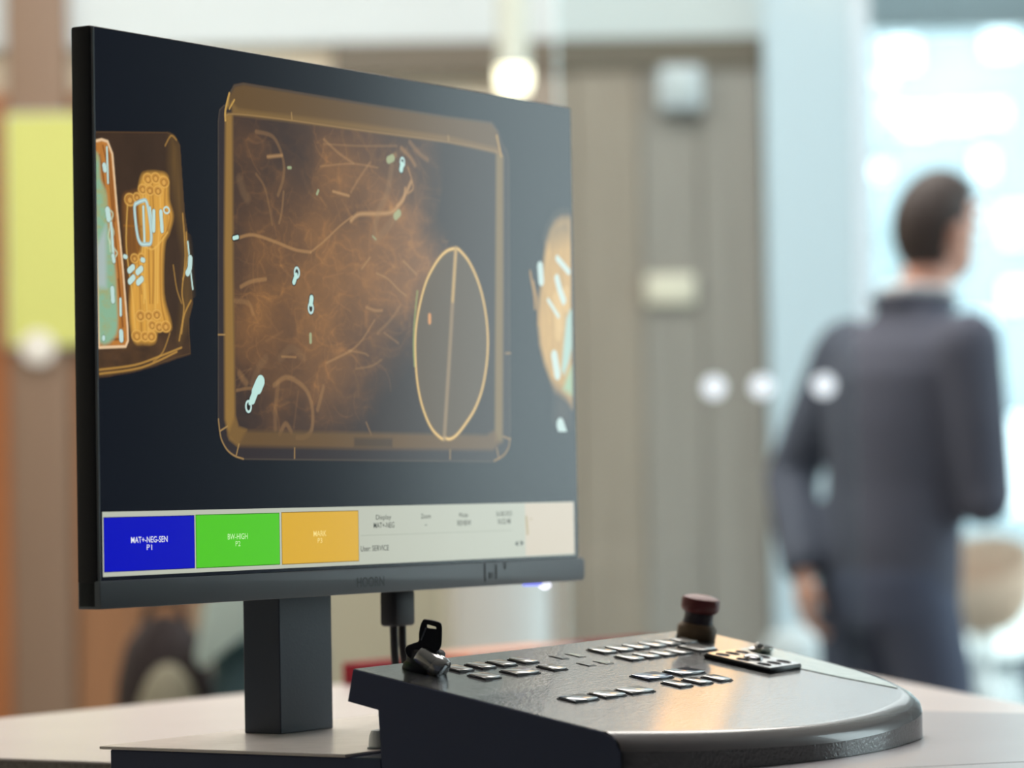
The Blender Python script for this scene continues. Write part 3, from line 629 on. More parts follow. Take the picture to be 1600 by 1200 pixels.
# stand
MB().box(.2109, .2669, .030, .058, .9535, 1.22, .0006, 1).build('stand_column', mat('column_black', lin(46, 56, 72), .45, bump=.1, bscale=900), mo, org)
MB().box(.19, .288, .034, .060, 1.13, 1.23, .004).build('mount', M_blackm, mo, org)
mb = MB().prism([(.095, -.100), (.095, .0790), (.52, .0790), (.52, -.100)], .9516, .9535, .0004, 1)
bpz = mb.build('base_plate', M_grain, mo, org); bpz['label'] = 'pale satin steel base plate'
# power light under the chin
m = MB(); m.ball((.4850, .006, 1.0366), (.0058, .004, .0034), 16)
m.build('power_light', mat('white_led', (.9, .93, 1), .3, emit=(.86, .88, 1.0), estr=1.1), mo, org)
m = MB(); m.tube([(.458, .006, 1.0380), (.480, .006, 1.0376)], .0013, 8)
m.build('light_strip', mat('blue_led', (.3, .35, 1), .3, emit=(.22, .26, 1.0), estr=1.0), mo, org)

# ---- screen glass
def scr_mat(name, color=(.004, .006, .011), emit=None, estr=1.0, vcol=False, rough=.15):
    m = mat(name, color, rough, spec=.40, emit=emit or (0, 0, 0), estr=estr)
    if vcol:
        n = m.node_tree.nodes; l = m.node_tree.links
        a = n.new('ShaderNodeVertexColor'); a.layer_name = 'scan'
        l.new(a.outputs['Color'], n['Principled BSDF'].inputs['Emission Color'])
        n['Principled BSDF'].inputs['Emission Strength'].default_value = estr
    return m
screen = MB().box(.0022, .5196, -.0001, .0012, 1.0546, 1.3662, 0).build('screen', scr_mat('screen_glass', emit=(.0035, .005, .0095)), mo, org, smooth=False)
MB().box(.0009, .0020, -.0004, .0012, 1.0546, 1.3662).build('screen_edge', mat('grey_edge', lin(92, 98, 104), .3), mo, org, smooth=False)
Z_A, Z_B, Z_C = -.00013, -.00017, -.00021

def scr_poly(name, pts, depth, material):
    bm = bmesh.new(); vs = [bm.verts.new((x / 1000 - org[0], depth - org[1], ZT - y / 1000 - org[2])) for x, y in pts]
    f = bm.faces.new(vs); f.normal_update()
    if f.normal.y > 0: f.normal_flip()
    me = bpy.data.meshes.new(name); bm.to_mesh(me); bm.free(); me.materials.append(material)
    o = bpy.data.objects.new(name, me); COL.objects.link(o); o.parent = screen
    return o
def scr_text(s, cx, cy, width, cap, depth, material, align='c', weight=0.0):
    b, wd = text_mesh(s, width / 1000, cap / 1000, weight)
    x0 = cx / 1000 - (wd / 2 if align == 'c' else 0)
    for v in b.verts: v.co = Vector((x0 + v.co.x - org[0], depth - org[1], ZT - cy / 1000 - cap / 2000 + v.co.y - org[2]))
    for f in b.faces:
        f.normal_update()
        if f.normal.y > 0: f.normal_flip()
    me = bpy.data.meshes.new('lettering'); b.to_mesh(me); b.free(); me.materials.append(material)
    o = bpy.data.objects.new('lettering', me); COL.objects.link(o); o.parent = screen
    return o

# ---- painter for the scan: a fine grid of points on the glass, each with its own emitted colour
class Paint:
    def __init__(s, x0, x1, y0, y1, dx=.62, dy=.36):
        s.nx = int((x1 - x0) / dx) + 1; s.ny = int((y1 - y0) / dy) + 1
        s.x = np.linspace(x0, x1, s.nx); s.y = np.linspace(y0, y1, s.ny)
        s.X, s.Y = np.meshgrid(s.x, s.y)
        s.C = np.zeros((s.ny, s.nx, 3)); s.C[:] = (.0035, .005, .0095)
    def win(s, pts, pad):
        p = np.asarray(pts, float)
        i0 = np.searchsorted(s.x, p[:, 0].min() - pad); i1 = np.searchsorted(s.x, p[:, 0].max() + pad)
        j0 = np.searchsorted(s.y, p[:, 1].min() - pad); j1 = np.searchsorted(s.y, p[:, 1].max() + pad)
        return slice(j0, j1), slice(i0, i1)
    def segd(s, pts, X, Y):
        d = np.full(X.shape, 1e9)
        for (ax, ay), (bx_, by_) in zip(pts[:-1], pts[1:]):
            ux, uy = bx_ - ax, by_ - ay; L = ux * ux + uy * uy + 1e-9
            t = np.clip(((X - ax) * ux + (Y - ay) * uy) / L, 0, 1)
            d = np.minimum(d, (X - ax - t * ux) ** 2 + (Y - ay - t * uy) ** 2)
        return np.sqrt(d)
    def poly(s, pts, soft=.5, smooth=False):
        pts = cat(pts, True) if smooth else list(pts)
        sl = s.win(pts, soft * 1.5 + 1); X, Y = s.X[sl], s.Y[sl]
        if X.size == 0: return sl, np.zeros(X.shape)
        ins = np.zeros(X.shape, bool); n = len(pts)
        for i in range(n):
            (ax, ay), (bx_, by_) = pts[i], pts[(i + 1) % n]
            if ay == by_: continue
            c = ((ay > Y) != (by_ > Y)) & (X < (bx_ - ax) * (Y - ay) / (by_ - ay) + ax)
            ins ^= c
        d = s.segd(list(pts) + [pts[0]], X, Y); d = np.where(ins, d, -d)
        return sl, np.clip(d / soft * .5 + .5, 0, 1)
    def line(s, pts, wd, soft=.45, smooth=True, closed=False):
        pts = cat(pts, closed) if smooth and len(pts) > 2 else list(pts)
        if closed: pts = list(pts) + [pts[0]]
        sl = s.win(pts, wd + soft + 1); X, Y = s.X[sl], s.Y[sl]
        if X.size == 0: return sl, np.zeros(X.shape)
        d = s.segd(pts, X, Y)
        return sl, np.clip((wd / 2 - d) / soft + .5, 0, 1)
    def over(s, sm, col, a=1.0):
        sl, m = sm; m = (m * a)[..., None]; s.C[sl] = s.C[sl] * (1 - m) + np.array(col) * m
    def add(s, sm, col, a=1.0):
        sl, m = sm; s.C[sl] += (m * a)[..., None] * np.array(col)
    def noise(s, sx, sy, oct=4, seed=0):
        rg = np.random.default_rng(seed); out = np.zeros((s.ny, s.nx)); amp = 1; tot = 0
        for o in range(oct):
            gx = int((s.x[-1] - s.x[0]) / sx * 2 ** o) + 3; gy = int((s.y[-1] - s.y[0]) / sy * 2 ** o) + 3
            g = rg.random((gy, gx))
            u = (s.x - s.x[0]) / sx * 2 ** o; v = (s.y - s.y[0]) / sy * 2 ** o
            i = np.clip(u.astype(int), 0, gx - 2); j = np.clip(v.astype(int), 0, gy - 2)
            fu = u - i; fv = v - j; fu = fu * fu * (3 - 2 * fu); fv = fv * fv * (3 - 2 * fv)
            a = g[np.ix_(j, i)]; b_ = g[np.ix_(j, i + 1)]; c = g[np.ix_(j + 1, i)]; d = g[np.ix_(j + 1, i + 1)]
            out += amp * ((a * (1 - fu) + b_ * fu) * (1 - fv)[:, None] + (c * (1 - fu) + d * fu) * fv[:, None])
            tot += amp; amp *= .5
        return out / tot
    def build(s, name, keep=None):
        nx, ny = s.nx, s.ny
        V = np.empty((ny, nx, 3), np.float32)
        V[..., 0] = s.X / 1000 - org[0]; V[..., 1] = Z_A - org[1]; V[..., 2] = ZT - s.Y / 1000 - org[2]
        I = np.arange(nx * ny).reshape(ny, nx)
        Q = np.stack([I[1:, :-1], I[1:, 1:], I[:-1, 1:], I[:-1, :-1]], -1).reshape(-1, 4)
        if keep is not None:
            k = keep.reshape(-1); kq = k[Q].any(1); Q = Q[kq]
            used = np.zeros(nx * ny, bool); used[Q.reshape(-1)] = True
            remap = np.cumsum(used) - 1; Q = remap[Q]
            Vv = V.reshape(-1, 3)[used]; Cc = s.C.reshape(-1, 3)[used]
        else: Vv = V.reshape(-1, 3); Cc = s.C.reshape(-1, 3)
        me = bpy.data.meshes.new(name)
        me.vertices.add(len(Vv)); me.vertices.foreach_set('co', Vv.astype(np.float32).ravel())
        me.loops.add(Q.size); me.loops.foreach_set('vertex_index', Q.astype(np.int32).ravel())
        me.polygons.add(len(Q)); me.polygons.foreach_set('loop_start', (np.arange(len(Q)) * 4).astype(np.int32))
        me.update(calc_edges=True); me.validate()
        ca = me.color_attributes.new('scan', 'FLOAT_COLOR', 'POINT')
        rgba = np.ones((len(Vv), 4), np.float32); rgba[:, :3] = np.clip(Cc, 0, 1.2)
        ca.data.foreach_set('color', rgba.ravel())
        me.materials.append(M_scan)
        o = bpy.data.objects.new(name, me); COL.objects.link(o); o.parent = screen
        return o

def cat(pts, closed=False, k=5):
    P = [np.array(p, float) for p in pts]; n = len(P); out = []
    rng_ = range(n) if closed else range(n - 1)
    for i in rng_:
        if closed: p0, p1, p2, p3 = P[i - 1], P[i], P[(i + 1) % n], P[(i + 2) % n]
        else: p0, p1, p2, p3 = P[max(i - 1, 0)], P[i], P[i + 1], P[min(i + 2, n - 1)]
        for t in np.arange(k) / k:
            out.append(tuple(.5 * ((2 * p1) + (-p0 + p2) * t + (2 * p0 - 5 * p1 + 4 * p2 - p3) * t * t + (-p0 + 3 * p1 - 3 * p2 + p3) * t ** 3)))
    if not closed: out.append(tuple(P[-1]))
    return out

M_scan = scr_mat('scan_picture', vcol=True)
CY = lin(190, 220, 214); CYD = lin(150, 205, 200); GOLD = lin(206, 150, 62); GOLDL = lin(232, 184, 100)
DK = lin(44, 33, 26)
D = DATA

# --- left suitcase
p = Paint(2.6, 93, 50, 206)
n1 = p.noise(14, 20, 4, 1); n2 = p.noise(2.2, 30, 3, 2); n3 = p.noise(8, 4, 4, 3)
ol = p.poly(D['bag_outline'], 1.0)
p.over(ol, lin(60, 43, 30)); mask0 = np.zeros((p.ny, p.nx)); mask0[ol[0]] = ol[1]
p.C *= (.72 + .55 * n1)[..., None] * mask0[..., None] + (1 - mask0[..., None])
sl, m = p.poly(D['bag_band'], 5); p.over((sl, m * (.6 + .5 * n2[sl])), lin(112, 84, 42), .75)
sl, m = p.poly([(a, b_) for a, b_ in [(3, 168), (60, 172), (88, 185), (60, 203), (3, 208)]], 9); p.add((sl, m * n3[sl]), lin(92, 62, 30), .55)
p.over(p.line(D['bag_outline'], .9, closed=True, smooth=False), lin(96, 70, 40), .6)
for i, l_ in enumerate(D['bag_folds']): p.over(p.line(l_, 1.1, .9), lin(196, 148, 70), .75 if i < 5 else .5)
sl, m = p.poly(D['cable2'], 2.5, True); p.over((sl, m * (.55 + .6 * n2[sl])), lin(140, 90, 36), .85)
sl, m = p.poly(D['cable'], 2.0, True); p.over((sl, m * (.72 + .4 * n2[sl])), lin(222, 164, 70), .97)
for i, l_ in enumerate(D['cable_lines']):
    p.over(p.line(l_, 1.2, .8), lin(150, 96, 34) if i % 2 else lin(232, 184, 92), .6)
for i, (cx, cy, r) in enumerate(D['loops']):
    t = np.linspace(0, 2 * np.pi, 17)[:-1]; ring = [(cx + r * .95 * np.cos(a), cy + r * .68 * np.sin(a)) for a in t]
    p.over(p.poly(ring, 1.2), lin(178, 120, 48), .7); p.over(p.line(ring, .8, .9, closed=True, smooth=False), lin(226, 176, 88), .8)
    ring = [(cx + r * .45 * np.cos(a), cy + r * .40 * np.sin(a) + .3) for a in t]
    p.over(p.poly(ring, 1.0), lin(226, 172, 86), .7); p.over(p.line(ring, .5, .6, closed=True, smooth=False), lin(120, 74, 26), .7)
sl, m = p.poly(D['laptop'], 1.0); p.over((sl, m), lin(196, 128, 58)); p.C[sl] *= (1 - m * .35 * n2[sl])[..., None]
for l_ in D['laptop_lines']: p.over(p.line(l_, 1.3, .9), lin(120, 66, 24), .8)
sl, m = p.poly(D['laptop_teal'], 1.5, True); p.over((sl, m), lin(138, 178, 146)); p.over((sl, m * np.clip(n3[sl] * 2.4 - 1.0, 0, 1)), lin(170, 160, 96), .8)
p.over(p.poly(D['laptop_grey'], 2), lin(172, 186, 184), .9)
for l_ in D['laptop_squig']: p.over(p.line(l_, 1.0, .6), lin(196, 214, 180), .8)
p.over(p.line(D['laptop'], 1.5, .9, closed=True, smooth=False), lin(240, 206, 164), .9)
for l_, wd in D['metal']:
    p.over(p.line(l_, wd * .56 + 1.0, .5), lin(96, 100, 80), .5); p.over(p.line(l_, wd * .56, .5), CY)
p.over(p.line(D['buckle'], 2.4, .6, closed=True), lin(160, 190, 190)); p.over(p.line(D['buckle'], .8, .6, closed=True), lin(196, 224, 220))
cx, cy, r = D['ring']; t = np.linspace(0, 2 * np.pi, 17)[:-1]
p.over(p.line([(cx + r * .75 * np.cos(a), cy + r * .55 * np.sin(a)) for a in t], 1.1, .5, closed=True), CY)
sl, m = p.line(D['metal'][-1][0] + D['metal'][-2][0], 9, 1); mask0[sl] = np.maximum(mask0[sl], m)
p.build('scan_picture', mask0 > .004)['label'] = 'scanned suitcase cut by the left screen edge'

# --- tray
p = Paint(106, 445, 14, 252)
n1 = p.noise(40, 34, 5, 5); n2 = p.noise(10, 8, 5, 6); n3 = p.noise(3, 2.2, 4, 7); n4 = p.noise(16, 9, 4, 17)
BG = np.array((.0035, .005, .0095))
p.over(p.poly(D['tray_outer'], 1.0), lin(46, 38, 40), 1)
sl, m = p.poly(D['tray_in'], 1.0); p.over((sl, m), lin(50, 40, 38)); inner = np.zeros((p.ny, p.nx)); inner[sl] = m
# folded clothes
dens = np.zeros((p.ny, p.nx))
for pts, a in D['fabric']:
    sl, m = p.poly(pts, 26, True); dens[sl] += m * a
for pts, a in D['dark']:
    sl, m = p.poly(pts, 14, True); dens[sl] *= 1 - m * a
wx = (n2 - .5) * 16; wy = (n4 - .5) * 12
def ridged(sx, sy, seed, pw, oct=2):
    f = p.noise(sx, sy, oct, seed)
    jj = np.clip(np.arange(p.ny)[:, None] + wy / .36, 0, p.ny - 1).astype(int)
    ii = np.clip(np.arange(p.nx)[None, :] + wx / .62, 0, p.nx - 1).astype(int)
    f = f[jj, ii]; return (1 - np.abs(2 * f - 1)) ** pw
folds = .9 * ridged(46, 30, 21, 22) + .7 * ridged(30, 24, 22, 26) + .5 * ridged(18, 12, 23, 20) + .35 * ridged(60, 16, 24, 26)
sheets = np.clip((p.noise(52, 40, 2, 31) - .42) * 4, 0, 1) * .5 + np.clip((p.noise(36, 30, 2, 32) - .5) * 6, 0, 1) * .35
dens *= (.35 + .5 * n1 + .75 * sheets) * (.85 + .3 * n2); dens = np.clip(dens, 0, 1.0) * inner
p.C += (dens * (.80 + .18 * n3) + np.sqrt(dens) * .50 * folds * (.4 + .8 * n2))[..., None] * (np.array(lin(144, 97, 42)) * .70)
rg = np.random.default_rng(8)
for k in range(300):
    cx, cy = rg.uniform(131, 372), rg.uniform(42, 224)
    i = min(p.nx - 1, int((cx - 106) / .62)); j = min(p.ny - 1, int((cy - 14) / .36))
    if dens[j, i] < .10 + .2 * rg.random(): continue
    a = rg.choice([.5, 2.4, 1.1, -.2]) + rg.normal() * .55; L = rg.uniform(5, 24); cu = rg.normal() * .035
    pts = []
    for q_ in range(6):
        pts.append((cx, cy)); cx += math.cos(a) * L / 5; cy += math.sin(a) * L / 5; a += cu * L / 5
    wd = rg.choice([.7, 1.0, 1.6, 3.5, 6.0], p=[.3, .3, .2, .12, .08])
    sl, m = p.line(pts, wd, max(.9, wd * .8)); fade = inner[sl]
    p.add((sl, m * fade), lin(120, 84, 46), (.09 if wd > 3 else .20) * rg.uniform(.3, 1.2))
for pts, wd, a in D['ribbon']:
    wd *= .62
    sl, m = p.line(pts, wd, max(1.0, wd * .45)); p.over((sl, m), lin(178, 134, 84) if wd < 4.4 else lin(150, 116, 78), a * .8)
    if wd >= 2.1 and a > .5: p.over(p.line(pts, wd * .4, 1.0), lin(206, 164, 112), a * .5)
# walls of the tray
for k, a, c in (('tray_wall_l', .95, (150, 114, 56)), ('tray_wall_r', .85, (136, 112, 66)), ('tray_wall_b', .8, (112, 84, 46)), ('tray_wall_t', .9, (104, 78, 42))):
    sl, m = p.poly(D[k], 1.6); p.over((sl, m), lin(*c), a * .96)
p.over(p.poly(D['tray_top_in'], 1.4), lin(130, 100, 54), .75)
p.over(p.poly(D['tray_patch'], 1.2), lin(62, 48, 36), .75)
p.over(p.line(D['tray_outer'], .9, .8, closed=True, smooth=False), lin(84, 72, 60), .7)
for i, l_ in enumerate(D['tray_hl']):
    p.over(p.line(l_, 1.5 if i in (0, 3) else 1.0, .7), lin(206, 164, 86) if i in (0, 1, 3) else lin(166, 132, 80), .9 if i != 2 else .55)
p.over(p.poly(D['tray_hl'][0][:2] + [D['tray_hl'][1][1], D['tray_hl'][1][0]], 1.2), lin(176, 136, 60), .7)
# metal pieces
for l_, wd in D['tmetal']:
    p.over(p.line(l_, wd * .62 + 1.6, .6), lin(20, 16, 14), .9)
for cx, cy, r in D['trings']:
    ring = [(cx + r * .8 * math.cos(a), cy + r * math.sin(a)) for a in np.linspace(0, 2 * np.pi, 17)[:-1]]
    p.over(p.poly([(cx + (x - cx) * 1.45, cy + (y - cy) * 1.45) for x, y in ring], .6), lin(20, 16, 14), .9)
    p.over(p.line(ring, 1.5, .5, closed=True), CY)
for l_, wd in D['tmetal']: p.over(p.line(l_, wd * (.78 if wd > 6.6 else .62), .5), lin(188, 226, 216))
for l_, wd in D['tgreen']: p.over(p.line(l_, wd * .62, .8), lin(168, 184, 140), .75)
# the lens-shaped purse
full = list(D['lens_l']) + list(D['lens_r'])[::-1]
sl, m = p.poly(full, 1.0); p.over((sl, m), lin(92, 78, 60), .92)
for k in ('lens_l', 'lens_r'):
    p.over(p.line(D[k], 2.6, 1.0), lin(164, 128, 66), .9); p.over(p.line(D[k], 1.2, .7), lin(240, 202, 128))
p.over(p.line(D['lens_mid'], 4.2, 1.2), lin(150, 126, 92), .75); p.over(p.line(D['lens_mid'][:2], 3, 1.0), lin(214, 176, 104), .6)
p.over(p.line(D['lens_pill'], 3.4, .8), lin(216, 150, 88), .95); p.over(p.line(D['lens_green'], 1.4, .8), lin(150, 166, 96), .8)
om = np.zeros((p.ny, p.nx)); sl, m = p.poly(D['tray_outer'], 1.0); om[sl] = m
p.build('scan_picture', om > .004)['label'] = 'scanned tray of folded clothes with a lens-shaped purse'

# --- right bag
p = Paint(462, 517, 70, 226)
n2 = p.noise(6, 16, 4, 9)
sl, m = p.poly(D['rb'], 3.0, False); p.over((sl, m * (.8 + .35 * n2[sl])), lin(198, 158, 92))
p.over(p.poly(D['rb_top'], 9), lin(104, 92, 70), .75)
p.over(p.poly(D['rb_tail'], 7), lin(58, 50, 46), .9)
for l_ in D['rb_spike']: p.over(p.line(l_, 2.6, 1.4), lin(178, 136, 70), .75)
for l_, wd in D['rb_lite']: p.over(p.line(l_, wd, 2.5), lin(222, 186, 122), .6)
p.over(p.poly(D['rb_teal'], 2), lin(166, 208, 200), .85); p.over(p.poly(D['rb_green'], 3), lin(150, 196, 160), .85)
for l_, wd in D['rb_metal']: p.over(p.line(l_, wd * .8, 1.2), lin(200, 224, 218), .92)
p.build('scan_picture', np.abs(p.C - np.array((.0035, .005, .0095))).max(2) > .0004)['label'] = 'scanned bag cut by the right screen edge'

# ---- tool bar
def rect(pts):
    xs = [a for a, _ in pts]; ys = [b_ for _, b_ in pts]
    return [((xs[0] + xs[3]) / 2, (ys[0] + ys[1]) / 2), ((xs[1] + xs[2]) / 2, (ys[0] + ys[1]) / 2), ((xs[1] + xs[2]) / 2, (ys[2] + ys[3]) / 2), ((xs[0] + xs[3]) / 2, (ys[2] + ys[3]) / 2)]
bar = rect(D['bar'])
M_bar = scr_mat('toolbar_grey', emit=lin(196, 200, 184), estr=.88)
scr_poly('tool_bar', bar, Z_A, M_bar)['label'] = 'pale grey tool bar along the screen bottom'
for pts, c, nm in zip(D['buttons'], ((6, 14, 190), (84, 202, 40), (222, 174, 52)), ('blue', 'green', 'yellow')):
    r4 = rect(pts)
    e = [(r4[0][0] - .5, r4[0][1] - .5), (r4[1][0] + .5, r4[1][1] - .5), (r4[2][0] + .5, r4[2][1] + .5), (r4[3][0] - .5, r4[3][1] + .5)]
    scr_poly('button_border', e, Z_B, scr_mat('border_' + nm, emit=[v * .35 for v in lin(*c)], estr=1))
    scr_poly('screen_button', r4, Z_C, scr_mat('button_' + nm, emit=lin(*c), estr=.95))['label'] = nm + ' function button'
scr_poly('info_field', rect(D['bar_right']), Z_B, scr_mat('cream_field', emit=lin(212, 200, 180), estr=.92))['label'] = 'cream field at the bar end'
(xa, ya), (xb, yb) = D['bar_line']
scr_poly('divider', [(xa, ya - .2), (xb, ya - .2), (xb, ya + .2), (xa, ya + .2)], Z_B, scr_mat('divider_grey', emit=lin(164, 168, 152), estr=1))
M_tw = scr_mat('white_letters', emit=lin(236, 238, 240), estr=1); M_td = scr_mat('dark_letters', emit=lin(40, 44, 40), estr=.6)
M_tg = scr_mat('pale_green_letters', emit=lin(200, 244, 176), estr=1); M_ty = scr_mat('pale_yellow_letters', emit=lin(246, 222, 138), estr=1)
WID = {'MAT+-NEG-SEN': 33.3, 'P1': 4.8, 'BW-HIGH': 19.6, 'P2': 4.8, 'MARK': 13.6, 'P3': 4.8, 'Display': 17, 'MAT+-NEG': 23, 'Zoom': 11.5, '-': 2.6, 'Mode': 10.5, 'REVIEW': 16.4, '26.08.2025': 20, '10:22:48': 16, 'User: SERVICE': 31.2}
for t, cx, cy, h, al, _ in D['texts']:
    mt = {'MAT+-NEG-SEN': M_tw, 'P1': M_tw, 'BW-HIGH': M_tg, 'P2': M_tg, 'MARK': M_ty, 'P3': M_ty}.get(t, M_td)
    bold = t in ('MAT+-NEG-SEN', 'BW-HIGH', 'MARK', 'MAT+-NEG', 'REVIEW', 'User: SERVICE', '10:22:48')
    scr_text(t, cx, cy, WID[t], 3.4 if bold else 3.0, Z_C - .00004, mt, al, .004 if bold else 0.0)
for pts in D['arrows']: scr_poly('arrow_mark', pts, Z_C, M_td)
for pts in D['scrib']:
    wdt = 1.2
    scr_poly('pen_mark', [(pts[0][0] - wdt, pts[0][1]), (pts[0][0] + wdt, pts[0][1]), (pts[-1][0] + wdt, pts[-1][1]), (pts[-1][0] - wdt, pts[-1][1])], Z_C, scr_mat('tan_mark', emit=lin(176, 160, 120), estr=1))
# maker's mark and tag on the chin
b, wd = text_mesh('HOORN', .030, .0060, .01)
for v in b.verts: v.co = Vector((.2504 + v.co.x - org[0], -.0014 - org[1], ZT - .3246 + v.co.y - org[2]))
me = bpy.data.meshes.new('maker_mark'); b.to_mesh(me); b.free(); me.materials.append(mat('dark_grey_letters', lin(92, 98, 103), .5))
o = bpy.data.objects.new('maker_mark', me); COL.objects.link(o); o.parent = chin
M_mk = mat('dark_grey_mark', lin(92, 98, 104), .5)
for x0, x1, z0, z1 in ((.3978, .3986, 1.0415, 1.0535), (.4115, .4123, 1.0430, 1.0525), (.403, .408, 1.0435, 1.0475), (.4228, .4236, 1.0495, 1.0540)):
    MB().box(x0, x1, -.0016, -.0011, z0, z1).build('tag_mark', M_mk, chin, org, smooth=False)

# ================================================================== cables hanging behind the console
cb = fthing('signal_cable', 'black plug and two cables hanging under the monitor', 'cable', (.3345, .0252, .9537))
org = (.3345, .0252, .9537)
MB().box(.3228, .3458, .0190, .0320, 1.0150, 1.0384, .0022, 2).build('plug', M_blackm, cb, org)
MB().tube([(.3295, .0255, 1.016), (.3300, .0255, 1.000), (.3315, .0255, .985), (.335, .0250, .970), (.345, .022, .9565), (.37, .015, .9562), (.42, .0, .9562)], .0026, 12).build('cable', M_blackm, cb, org)
MB().tube([(.3385, .0250, 1.016), (.3385, .0250, 1.003), (.341, .0250, .990), (.3465, .0245, .976), (.357, .021, .963), (.375, .027, .9562), (.42, .012, .9562)], .0026, 12).build('cable', M_blackm, cb, org)

# ================================================================== operator console
NU, NB, NZ = -.012923, -.188584, .981972
def zt(x, b): return 1.00164 - (NU * (x - .10) + NB * (b + .10340)) / NZ
EX = Vector((1, 0, -NU / NZ)).normalized(); NN = Vector((NU, NB, NZ)).normalized(); EY = NN.cross(EX)
def PM(x, b, h=0.0):
    P = Vector((x, b, zt(x, b))) + NN * h
    return Matrix((EX, EY, NN)).transposed().to_4x4().copy() if False else Matrix.Translation(P) @ Matrix((EX, EY, NN)).transposed().to_4x4()
co = fthing('operator_console', 'black sloping operator console with rows of flat keys', 'console', (.30, -.22, .944))
org = (.30, -.22, .944)
front = cat([(.100, -.2663), (.135, -.279), (.17, -.290), (.22, -.302), (.27, -.310), (.33, -.3095), (.38, -.302), (.42, -.292), (.45, -.276), (.472, -.248), (.484, -.215), (.491, -.18), (.494, -.15), (.4945, -.122)], False, 4)
front += [(.492, -.110), (.486, -.1045)]
nf = len(front)
# outward offsets along the front and right end
offs = []
for i in range(nf):
    a = Vector(front[max(i - 1, 0)]); c = Vector(front[min(i + 1, nf - 1)]); t = (c - a).normalized()
    offs.append(Vector((t.y, -t.x)) if True else None)
offs[0] = Vector((0, -1))
def ring_at(off, dz):
    out = []
    for (x, b_), o_ in zip(front, offs): out.append((x + o_.x * off, b_ + o_.y * off, zt(x, b_) + dz))
    return out
bm = bmesh.new()
back_top = [(.486, -.1034), (.100, -.1034)]
top = [bm.verts.new((x, b_, zt(x, b_))) for x, b_ in front] 
bt = [bm.verts.new((x, b_, zt(x, b_))) for x, b_ in back_top]
bm.faces.new(top + bt)
levels = []
for off, dz in ((.0035, -.0008), (.0075, -.0030), (.0105, -.0065), (.0120, -.0108)):
    levels.append([bm.verts.new(v) for v in ring_at(off, dz)])
w0 = [bm.verts.new((x, b_, .9442)) for x, b_, _ in ring_at(.0120, 0)]
seq = [levels[-1], w0]
for a, c in zip(seq[:-1], seq[1:]):
    for i in range(nf - 1): bm.faces.new((a[i], c[i], c[i + 1], a[i + 1]))
rm = bmesh.new()
rr = [[rm.verts.new(v) for v in ring_at(off, dz)] for off, dz in ((0, 0), (.0030, -.0004), (.0070, -.0026), (.0108, -.0064), (.0120, -.0108))]
for a, c in zip(rr[:-1], rr[1:]):
    for i in range(nf - 1): rm.faces.new((a[i], c[i], c[i + 1], a[i + 1]))
mb = MB(); mb.add(rm)
rim = mb.build('palm_rim', mat('satin_rim', lin(112, 108, 108), .26, spec=.7, coat=.4), co, org, sharp=60)
# back: lid lip, recess, back wall down
lipz = .0185
bl = [bm.verts.new((x, b_ + .004, zt(x, -.1034) - lipz)) for x, b_ in back_top]
bi = [bm.verts.new((x, b_ - .0168, zt(x, -.1202) - lipz - .0012)) for x, b_ in back_top]
bw = [bm.verts.new((x, b_ - .0190, .9442)) for x, b_ in back_top]
for a, c in ((bt, bl), (bl, bi), (bi, bw)): bm.faces.new((a[0], a[1], c[1], c[0]))
# left end face and right-end closing, base
bm.faces.new([top[0]] + [lv[0] for lv in levels] + [w0[0], bw[1], bi[1], bl[1], bt[1]])
bm.faces.new(([bt[0], bl[0], bi[0], bw[0], w0[-1]] + [lv[-1] for lv in levels[::-1]] + [top[-1]]))
bm.faces.new(w0 + bw)
mb = MB(); mb.add(bm)
shell = mb.build('shell', M_lid, co, org, sharp=24)
# the left face is flat black moulding: bare, a thin cheek over the shell end
bm = bmesh.new()
prof = [(-.1036, zt(.1, -.1036) - .0004), (-.0996, zt(.1, -.1034) - lipz), (-.1204, zt(.1, -.1202) - lipz - .0012), (-.1224, .9445), (-.2780, .9445), (-.2780, zt(.1, -.2663) - .0112), (-.2742, zt(.1, -.2663) - .0036), (-.2663, zt(.1, -.2663) - .0004)]
v0 = [bm.verts.new((.0990, b_, z)) for b_, z in prof]; v1 = [bm.verts.new((.1001, b_, z)) for b_, z in prof]
bm.faces.new(v0); bm.faces.new(v1[::-1])
for i in range(len(prof)):
    j = (i + 1) % len(prof); bm.faces.new((v0[i], v0[j], v1[j], v1[i]))
mb = MB(); mb.add(bm); mb.build('end_cheek', M_black, co, org)

M_key = mat('clear_key_cap', lin(196, 196, 192), .10, spec=.8, noise=.06, nscale=80, coat=.5)
M_keyb = mat('blue_key_cap', lin(92, 104, 150), .12, spec=.8, coat=.5)
M_keys = mat('slate_key_cap', lin(120, 130, 142), .12, spec=.8, coat=.5)
M_keyd = mat('key_skirt', lin(52, 54, 58), .3)
def key(x0, x1, b0, b1, m=None, label=None):
    cx, cy = (x0 + x1) / 2, (b0 + b1) / 2; wx, wy = abs(x1 - x0) - .0012, abs(b1 - b0) - .0006
    k = MB().box(-wx / 2, wx / 2, -wy / 2, wy / 2, 0, .0006, .0002, 1, PM(cx, cy)).build('key_skirt', M_keyd, co, org)
    k.name = 'key'
    c = MB().box(-wx / 2 + .0006, wx / 2 - .0006, -wy / 2 + .0006, wy / 2 - .0006, .0005, .0015, .0008, 2, PM(cx, cy)).build('key_cap', m or M_key, k, org)
    # the cap is modelled in console space; its parent has no offset of its own
    if label: k['label'] = label
    return k
for x in (.326, .347, .368, .389, .4087, .4295): key(x, x + .0182, -.1203, -.1350)
for x in (.3245, .3455, .3657, .3857): key(x, x + .0182, -.1412, -.1556)
key(.4115, .4375, -.1372, -.1548)
key(.2735, .3055, -.1818, -.1968, M_keyb, 'blue key'); key(.3135, .3455, -.1818, -.1968, M_keys)
